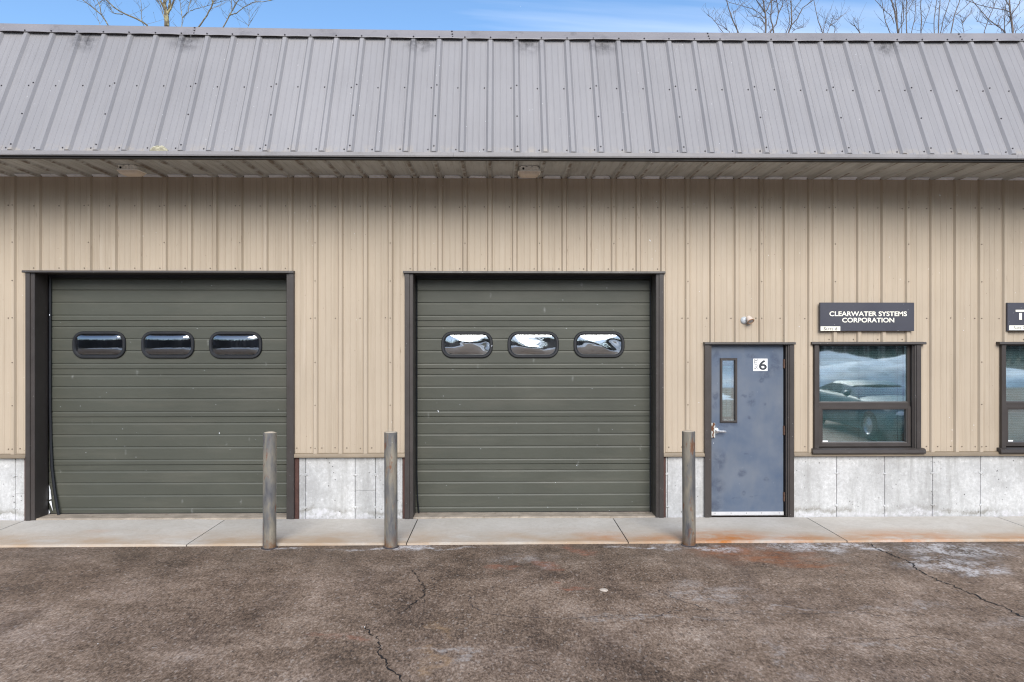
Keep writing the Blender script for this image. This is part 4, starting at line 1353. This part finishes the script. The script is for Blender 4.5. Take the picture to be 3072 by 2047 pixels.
soffit_lamp(.335, -.470, R(0), "weathered cream soffit light over the right garage door")
wl = thing("wall_lamp", "small round white spotlight on the wall above the blue door", "lamp", (3.015, -.001, 2.452))
M["lamp_base"] = paint("pale_grey_enamel", (0.42, 0.45, 0.48), 0.4, 0.08, 14, rnd=0)
M["lamp_head"] = paint("sun_bleached_enamel", (0.56, 0.48, 0.42), 0.5, 0.12, 16, dirt=(0.42, 0.22, 0.12), dirt_amt=0.6, rnd=0)
M["lamp_rim"] = paint("orange_stained_rim", (0.36, 0.21, 0.13), 0.5, 0.2, 20, rnd=0)
M["lamp_glass"] = paint("dusty_lamp_glass", (0.30, 0.29, 0.29), 0.2, 0.12, 12, rnd=0, spec=.6)
m = MB(); m.lathe([(.058, 0), (.058, .008), (.052, .020), (.038, .033), (.02, .04), (0, .042)], (0, 0, 0), (0, -1, 0), 28); m.build("mounting_dome", M["lamp_base"], wl, smooth=True)
m = MB(); m.box(-.034, -.014, -.036, -.030, .003, .009); m.build("slot", M["rubber"], wl)
ax = Vector((.25, -.62, -.74)).normalized(); hc = Vector((.058, -.075, .012))
m = MB(); m.tube([(.0, -.03, .005), tuple(hc - ax * .035)], .014, 10); m.build("swivel_arm", M["lamp_base"], wl, smooth=True)
m = MB(); m.lathe([(0, -.052), (.022, -.052), (.034, -.046), (.044, -.02), (.052, .030), (.053, .040)], hc, ax, 28); m.build("lamp_head", M["lamp_head"], wl, smooth=True)
m = MB(); m.lathe([(.053, .038), (.0565, .040), (.0565, .047), (.045, .049), (.042, .044)], hc, ax, 28); m.build("rim", M["lamp_rim"], wl, smooth=True)
m = MB(); m.lathe([(.043, .044), (.03, .046), (0, .047)], hc, ax, 24); m.build("lamp_glass", M["lamp_glass"], wl, smooth=True)

wl.scale = (.80, .80, .80)

# ================================================================== BOLLARDS
def bollard_mesh():
    t = thing("bollard", "", "bollard", (0, 0, 0), "steel pipe bollards along the walk")
    r = .0695
    m = MB(); m.lathe([(r, -.04), (r, .30), (r * 1.002, .62), (r, .9), (r, 1.222), (r - .006, 1.2255)], (0, 0, 0), (0, 0, 1), 36)
    m.build("pipe", M["bollard"], t, smooth=True)
    m = MB(); m.lathe([(r - .005, 1.2225), (r - .02, 1.2285), (r * .4, 1.233), (0, 1.234)], (0, 0, 0), (0, 0, 1), 30)
    m.build("concrete_cap", M["bollard_cap"], t, smooth=True)
    m = MB(); m.lathe([(r + .004, -.01), (r + .016, .004), (r + .004, .010), (r - .002, .012)], (0, 0, 0), (0, 0, 1), 24)
    m.build("foot_ring", M["crack_fine"], t, smooth=True)
    return t
b0 = bollard_mesh()
spots = [(-2.452, -1.165, 0.3, .004, "dented grey pipe bollard in front of the left garage door"),
         (-1.166, -1.155, 2.1, -.003, "scuffed grey pipe bollard beside the left jamb of the right garage door"),
         (2.030, -1.142, 4.0, .003, "rusty grey pipe bollard nearest the blue door")]
for i, (x, y, rz, tl, lab) in enumerate(spots):
    if i == 0: o = b0
    else:
        o = b0.copy(); COL.objects.link(o)
        for ch in list(b0.children):
            c = ch.copy(); COL.objects.link(c); c.parent = o
    o.location = (x, y, 0); o.rotation_euler = (tl, tl, rz); o["label"] = lab

# moss clump stuck on the eave
m = MB(); rows = []
for i in range(15):
    u = i / 14
    x = -3.800 + .196 * u
    r = []
    hh = .074 * (math.sin(math.pi * min(1, max(0, u * .94 + .03))) ** .45) * (1 + .18 * mnoise.noise((u * 6, 1, 2))) * (.82 + .25 * u)
    for j in range(9):
        a = math.pi * j / 8
        nz = 1 + .35 * mnoise.noise((x * 40, j * .8, 3))
        s = -.004 + hh * math.sin(a * .5)
        h = .050 * math.sin(a) * nz * math.sin(math.pi * (u * .96 + .02)) ** .4 - .004
        y, z = slope(s, h)
        r.append((x + .006 * mnoise.noise((j, u * 9, 1)), y - .01, z))
    rows.append(r)
m.strip(rows)
tag(m.build("moss_clump", M["moss"], smooth=True), "dry yellowish moss clump sitting on the eave above the left soffit light", "moss")

# ================================================================== BARE TREES behind the building
TREES = [
 (15.98, [
   (0.069, [(-11.45,13.0),(-11.46,13.36),(-11.5,13.56),(-11.53,13.79),(-11.53,13.91)]),
   (0.037, [(-11.5,13.56),(-11.59,13.74),(-11.68,13.91)]),
   (0.042, [(-11.47,13.47),(-11.42,13.62),(-11.39,13.91)]),
   (0.035, [(-11.42,13.44),(-11.32,13.59),(-11.2,13.91)]),
   (0.018, [(-11.53,13.18),(-11.62,13.47),(-11.71,13.79),(-11.81,13.91)]),
   (0.021, [(-13.43,13.02),(-13.63,13.34),(-13.9,13.57),(-14.31,13.89)]),
   (0.015, [(-13.62,13.34),(-13.67,13.63),(-13.76,13.84),(-13.86,13.89)]),
   (0.028, [(-12.08,13.0),(-12.46,13.22),(-12.98,13.45),(-13.24,13.64),(-13.5,13.9)]),
   (0.013, [(-12.98,13.42),(-13.24,13.45),(-13.34,13.49),(-13.44,13.75)]),
   (0.018, [(-10.94,12.98),(-10.92,13.29),(-10.97,13.59),(-11.01,13.91)]),
   (0.014, [(-10.91,13.3),(-10.72,13.51),(-10.68,13.74),(-10.61,13.92)]),
   (0.010, [(-10.69,13.58),(-10.46,13.66),(-10.23,13.72)]),
   (0.028, [(-10.38,12.98),(-10.08,13.4),(-9.91,13.75),(-9.88,13.92)]),
   (0.018, [(-9.89,13.75),(-9.75,13.92)]),
   (0.022, [(-9.49,12.98),(-9.29,13.36),(-9.07,13.75),(-8.97,13.93)]),
   (0.015, [(-9.29,13.34),(-9.04,13.42),(-8.78,13.64),(-8.49,13.8),(-8.14,13.82)]),
   (0.012, [(-9.23,13.55),(-9.24,13.93)]),
   (0.012, [(-12.3,13.15),(-12.31,13.55),(-12.34,13.9)]),
   (0.009, [(-13.75,13.02),(-13.87,13.4),(-13.96,13.89)]),
   (0.009, [(-8.66,12.98),(-8.62,13.32),(-8.62,13.61)]),
 ]),
 (25.18, [
   (0.025, [(11.35,16.9),(11.07,17.52),(10.87,18.09),(10.8,18.43)]),
   (0.017, [(10.57,16.89),(10.33,17.21),(10.09,17.51),(9.85,17.68)]),
   (0.016, [(10.9,16.91),(10.63,17.14),(10.33,17.28)]),
   (0.014, [(11.28,17.05),(11.14,17.62),(11.09,17.89)]),
 ]),
 (20.18, [
   (0.031, [(10.79,14.74),(10.81,15.22),(10.78,15.56),(10.69,16.08)]),
   (0.019, [(10.79,15.59),(10.58,15.91),(10.46,16.08)]),
   (0.019, [(10.82,15.62),(10.95,15.91),(11.04,16.09)]),
   (0.013, [(10.78,15.25),(10.55,15.5),(10.2,15.7),(9.82,15.8)]),
   (0.015, [(10.76,15.05),(10.61,15.3),(10.34,15.39),(10.0,15.39)]),
   (0.012, [(10.72,14.81),(10.55,14.99),(10.26,15.06)]),
 ]),
 (22.18, [
   (0.026, [(11.89,15.61),(11.86,15.84),(11.77,16.21),(11.8,16.73),(11.79,17.04)]),
   (0.025, [(11.74,15.62),(11.99,15.97),(12.08,16.43),(12.27,16.77),(12.27,17.05)]),
   (0.017, [(12.11,16.49),(12.07,16.86),(12.03,17.04)]),
   (0.014, [(11.72,15.66),(11.63,15.99),(11.68,16.27),(11.83,16.46)]),
 ]),
 (23.18, [
   (0.028, [(12.95,16.05),(13.08,16.41),(13.08,17.05),(13.06,17.53)]),
   (0.019, [(13.11,16.42),(13.37,16.7),(13.59,17.18),(13.91,17.41)]),
   (0.018, [(12.82,16.06),(12.95,16.32),(12.98,16.67),(12.92,17.05)]),
   (0.013, [(13.08,16.06),(13.27,16.19),(13.69,16.29)]),
   (0.012, [(13.11,16.96),(13.34,17.28),(13.53,17.53)]),
 ]),
 (27.18, [
   (0.018, [(16.3,17.79),(16.08,18.38),(15.94,18.99)]),
   (0.017, [(16.36,17.79),(16.45,18.28),(16.55,18.64)]),
   (0.017, [(16.55,17.81),(16.7,18.21),(16.81,18.53)]),
   (0.015, [(16.88,17.81),(16.91,18.42)]),
   (0.015, [(16.63,18.1),(16.99,18.35),(17.28,18.68)]),
 ]),
 (29.18, [
   (0.018, [(19.23,18.67),(18.96,19.03),(18.73,19.14)]),
   (0.016, [(19.15,18.77),(19.04,19.45)]),
 ]),
 (22.18, [
   (0.035, [(17.36,15.63),(17.32,15.96),(17.19,16.67),(17.06,17.05)]),
   (0.020, [(17.34,15.99),(17.31,16.6),(17.24,17.09)]),
   (0.019, [(17.37,15.76),(17.55,16.12),(17.59,17.09)]),
   (0.019, [(17.06,15.63),(16.84,16.15),(16.74,16.69)]),
   (0.013, [(17.19,16.05),(17.06,16.37),(16.8,16.6)]),
   (0.017, [(17.55,15.64),(17.54,16.44),(17.6,17.09)]),
 ]),
 (26.18, [
   (0.020, [(20.02,17.37),(20.0,18.65),(20.02,19.01)]),
   (0.018, [(20.28,17.37),(20.44,18.03),(20.52,19.01)]),
   (0.013, [(20.04,18.28),(20.26,18.76)]),
 ]),
 (27.18, [
   (0.022, [(21.33,17.81),(21.35,18.56),(21.31,19.08)]),
   (0.015, [(21.39,17.96),(21.59,18.49),(21.75,18.9)]),
 ]),
 (24.18, [
   (0.021, [(20.37,16.51),(20.4,17.37),(20.45,18.06)]),
   (0.021, [(20.14,16.51),(20.14,17.2),(20.25,17.96)]),
   (0.020, [(20.52,16.52),(20.66,17.2),(20.94,18.03)]),
   (0.014, [(20.56,16.65),(20.84,16.93),(21.08,17.24)]),
 ]),
 (25.18, [
   (0.022, [(21.59,16.95),(21.75,17.77),(22.01,18.48)]),
   (0.017, [(22.18,16.96),(22.08,17.42),(22.01,17.77)]),
   (0.014, [(22.11,17.42),(22.44,17.81)]),
   (0.014, [(21.79,17.8),(22.08,18.05)]),
 ]),
 (19.18, [
   (0.035, [(20.25,14.42),(20.22,14.72),(20.14,15.24),(20.12,15.68)]),
   (0.016, [(20.13,15.15),(19.89,15.24),(19.33,15.32)]),
   (0.017, [(20.07,15.39),(19.89,15.68)]),
   (0.016, [(20.19,15.1),(20.48,15.51),(20.54,15.68)]),
   (0.020, [(19.89,14.45),(19.66,14.62),(19.27,14.91),(18.8,15.44)]),
   (0.016, [(19.88,14.51),(19.89,14.95),(19.89,15.24)]),
   (0.016, [(19.1,14.39),(19.27,14.88),(19.48,15.38),(19.58,15.65)]),
   (0.013, [(19.66,14.62),(19.15,14.68),(18.74,14.78)]),
   (0.013, [(20.4,14.45),(20.69,14.69)]),
   (0.012, [(20.01,14.71),(20.19,14.98)]),
 ]),
]

KIND = ["big bare tree with lichen covered forked trunk, only one left of the sky gap",
        "thin bare tree with two slanting stems, leftmost of those right of the sky gap",
        "dark bare tree with forked leader and drooping left boughs above the roof",
        "bare tree whose two stems curve upward just right of the dark forked one",
        "bare tree with one upright stem and a bough reaching far right",
        "low spray of thin bare twigs barely topping the roof above the office window sign",
        "tiny bare tree top, lowest one showing between the two right clumps",
        "bare tree with five stems fanning from one fork above the roof",
        "bare sapling of two thin near vertical stems beside the five stemmed tree",
        "bare sapling with a single stem and one side shoot in the right clump",
        "bare tree of three tall straight stems in the middle of the right clump",
        "bare tree with two stems leaning right, before the corner tree",
        "bare tree in the top right corner with wide crossing boughs"]
NAMES = ["maple_tree", "birch_tree", "maple_tree", "birch_tree", "birch_tree", "birch_tree", "birch_tree", "ash_tree", "birch_tree", "birch_tree", "ash_tree", "ash_tree", "oak_tree"]
for ti, (Y, limbs) in enumerate(TREES):
    rt = random.Random(100 + ti)
    lead = limbs[0][1]
    bx = lead[0][0] + rt.uniform(-.4, .4); top = lead[0]
    r0 = limbs[0][0]
    t = thing("bare_tree", KIND[ti], "tree", (bx, Y, -.05), "bare trees behind the building")
    inv = lambda p: (p[0] - bx, p[1] - Y, p[2] + .05)
    tr = MB(); cr = MB()
    zt = top[1]
    trunk = []
    for k in range(9):
        f = k / 8
        trunk.append((bx + (top[0] - bx) * f ** 1.6 + .12 * math.sin(f * 5 + ti) * (1 - f) * f * 3, Y, zt * f))
    rad = [r0 * (1 + 2.1 * (1 - k / 8) ** 1.3) + (.06 if k == 0 else 0) for k in range(9)]
    tr.tube([inv(p) for p in trunk], rad, 9)
    tr.build("trunk", M["bark"] if ti == 0 else M["twig"], t, smooth=True)
    def on_trunk(z):
        f = min(.97, max(.1, z / zt)) * 8; i = int(f); q = f - i
        a, b = trunk[i], trunk[min(8, i + 1)]
        return tuple(a[j] + (b[j] - a[j]) * q for j in range(3))
    def twigs(pts, n, ln, r):
        for q in range(n):
            i = rt.randrange(len(pts) - 1); f = rt.random()
            p = [pts[i][j] + (pts[i + 1][j] - pts[i][j]) * f for j in range(3)]
            a = rt.uniform(0, math.tau); up = rt.uniform(.35, 1.3); l = ln * rt.uniform(.35, 1)
            d = Vector((math.cos(a), math.sin(a) * .7, up)).normalized() * l
            k1 = (p[0] + d.x * .5 + rt.uniform(-.05, .05), p[1] + d.y * .5, p[2] + d.z * .45)
            k2 = (p[0] + d.x, p[1] + d.y, p[2] + d.z)
            cr.tube([inv(p), inv(k1), inv(k2)], [r, r * .75, r * .45], 3, False)
            for (s, e) in ((k1, .45), (k2, .3)):
                if rt.random() < .75:
                    a2 = rt.uniform(0, math.tau); l2 = l * e
                    k3 = (s[0] + math.cos(a2) * l2 * .7, s[1] + math.sin(a2) * l2 * .5, s[2] + l2 * .8)
                    cr.tube([inv(s), inv(k3)], [r * .6, r * .4], 3, False)
                    b = r * 1.7
                    c = inv(k3)
                    cr.tube([(c[0], c[1], c[2] - b), (c[0], c[1], c[2]), (c[0], c[1], c[2] + b * 1.3)], [b * .2, b * .8, b * .1], 3, False)
    for li, (r, pl) in enumerate(limbs):
        pts = []
        roots = pl[0][1] < zt + .25 and li > 0
        yo = 0 if li == 0 else rt.uniform(-.12, .12)
        if roots:
            dx = abs(pl[0][0] - top[0])
            zr = max(zt * .45, pl[0][1] - max(.8, dx * rt.uniform(.8, 1.15)) - .3)
            q = on_trunk(zr)
            pts += [q, ((q[0] * .45 + pl[0][0] * .55), Y + yo * .5, zr + (pl[0][1] - zr) * .42)]
        pts += [(x, Y + yo, z) for x, z in pl]
        # smooth wander between the bends
        sm_ = []
        for a, b in zip(pts[:-1], pts[1:]):
            n = 3
            for k in range(n):
                f = k / n
                w = .012 if k else 0
                sm_.append(tuple(a[j] + (b[j] - a[j]) * f + (rt.uniform(-w, w) if j != 1 else 0) for j in range(3)))
        sm_.append(pts[-1])
        if pts[-1][2] > 2.196 + (Y + 8.8185) * .462:         # carry on above
            a, b = Vector(pts[-2]), Vector(pts[-1]); d = (b - a).normalized()
            for k in range(1, 6):
                b = b + d * rt.uniform(.35, .6) + Vector((rt.uniform(-.1, .1), rt.uniform(-.15, .15), .08)); sm_.append(tuple(b))
        N = len(sm_)
        rr_ = [max(.0045, r * (1.25 - .75 * k / (N - 1))) for k in range(N)]
        cr.tube([inv(p) for p in sm_], rr_, 6 if r > .02 else 4, False)
        twigs(sm_[max(0, N // 3 - 2):], 6 if r > .03 else 9, .75, .0062 if Y < 18 else .0085)
        if N > 9: twigs(sm_[N // 2:], 5, 1.0, .0062 if Y < 18 else .0085)
    # lower boughs all round the trunk
    for k in range(9):
        z = zt * rt.uniform(.35, .72); q = on_trunk(z); a = rt.uniform(0, math.tau); l = rt.uniform(1.2, 2.8)
        e = (q[0] + math.cos(a) * l, q[1] + math.sin(a) * l, min(z + l * .7, zt - 1.5))
        mid = (q[0] + math.cos(a) * l * .5, q[1] + math.sin(a) * l * .5, z + l * .25)
        cr.tube([inv(q), inv(mid), inv(e)], [r0 * .7, r0 * .45, .008], 5, False)
        twigs([mid, e], 4, .8, .007)
    cr.build("crown", M["bark"] if ti == 0 else M["twig"], t)

# ================================================================== CAR parked right of the camera, mirrored in the office window
M["car_paint"] = paint("dark_teal_car_paint", (0.018, 0.085, 0.105), 0.42, 0.05, 2, spec=.6, rnd=0, bump=0)
M["car_glass"] = paint("dark_car_glass", (0.012, 0.016, 0.018), 0.06, 0.05, 2, spec=.8, rnd=0, bump=0)
M["tyre"] = paint("tyre_rubber", (0.02, 0.02, 0.02), 0.85, 0.2, 9, rnd=0)
M["rim"] = paint("alloy_rim", (0.5, 0.5, 0.52), 0.3, 0.05, 9, metal=.8, rnd=0)
M["lens"] = paint("headlight_lens", (0.7, 0.72, 0.75), 0.1, 0.05, 9, rnd=0)
car = thing("parked_car", "dark teal sedan mirrored in the office window glass", "car", (9.05, -8.2, 0))
secs = [(2.30, .62, .30, .52, .60), (2.18, .78, .22, .62, .70), (1.75, .88, .20, .74, .80), (1.0, .91, .20, .84, .88), (.55, .91, .20, .88, .93),
        (-.6, .91, .20, .90, .95), (-1.5, .90, .20, .92, .97), (-2.0, .86, .24, .90, .96), (-2.25, .74, .32, .78, .86)]
m = MB(); rows = []
for (y, hw, zb, zs, zt) in secs:
    rows.append([(-hw * .9, y, zb), (-hw, y, zb + .12), (-hw, y, zs - .10), (-hw * .93, y, zs), (-hw * .6, y, zt), (0, y, zt + .015), (hw * .6, y, zt), (hw * .93, y, zs), (hw, y, zs - .10), (hw, y, zb + .12), (hw * .9, y, zb)])
m.strip(rows, True); m.cap(rows[0]); m.cap(rows[-1]); m.build("body", M["car_paint"], car, smooth=True)
m = MB(); rows = []
for (y, hw, z, ) in ((.85, .80, .86), (.05, .66, 1.13), (-.4, .64, 1.19), (-.9, .63, 1.17), (-1.75, .74, .93)):
    rows.append([(-hw - (.08 if z > 1 else 0), y, .88), (-hw, y, z - .02), (-hw * .7, y, z), (hw * .7, y, z), (hw, y, z - .02), (hw + (.08 if z > 1 else 0), y, .88)])
m.strip(rows); m.build("cabin_glass", M["car_glass"], car, smooth=True)
m = MB(); rows = []
for (y, z) in ((.08, 1.13), (-.08, 1.165), (-.4, 1.205), (-.8, 1.195), (-1.05, 1.14)):
    rows.append([(-.66, y, z - .05), (-.56, y, z), (0, y, z + .02), (.56, y, z), (.66, y, z - .05)])
m.strip(rows); m.build("roof", M["car_paint"], car, smooth=True)
for sx_ in (-1, 1):
    for y in (1.42, -1.30):
        w = part("wheel", car); w.location = (sx_ * .83, y, .33)
        m = MB(); m.lathe([(.20, -.10), (.29, -.10), (.325, -.07), (.33, 0), (.325, .07), (.29, .10), (.20, .10)], (0, 0, 0), (sx_, 0, 0), 30); m.build("tyre", M["tyre"], w, smooth=True)
        m = MB(); m.lathe([(.21, .07), (.21, .098), (.19, .10), (.17, .075), (.07, .085), (.05, .095), (0, .095)], (0, 0, 0), (sx_, 0, 0), 30); m.build("rim", M["rim"], w, smooth=True)
    m = MB(); m.lathe([(0, .05), (.06, .045), (.10, .02), (.115, 0)], (sx_ * .60, 2.16, .60), (sx_ * .2, 1, .25), 18); m.build("headlight", M["lens"], car, smooth=True)
    m = MB(); m.lathe([(0, -.07), (.06, -.05), (.075, 0), (.06, .05), (0, .06)], (sx_ * 1.0, .62, .98), (0, 1, 0), 12); m.build("side_mirror", M["car_paint"], car, smooth=True)

# ================================================================== a light flurry in the air
fm_ = MB(); rf = random.Random(77)
for i in range(110):
    x, y, z = rf.uniform(-6.2, 6.2), rf.uniform(-4.6, -.5), rf.uniform(.25, 5.6)
    s = rf.uniform(.0018, .0034); l = s * rf.uniform(1.2, 2.6); k = rf.uniform(-.5, .5) * l
    fm_.strip([[(x + k, y, z + l)] * 4, [(x - s, y, z), (x, y - s, z), (x + s, y, z), (x, y + s, z)], [(x - k, y, z - l)] * 4], True)
fm_.build("snowflakes", M["flake"], kind="stuff")
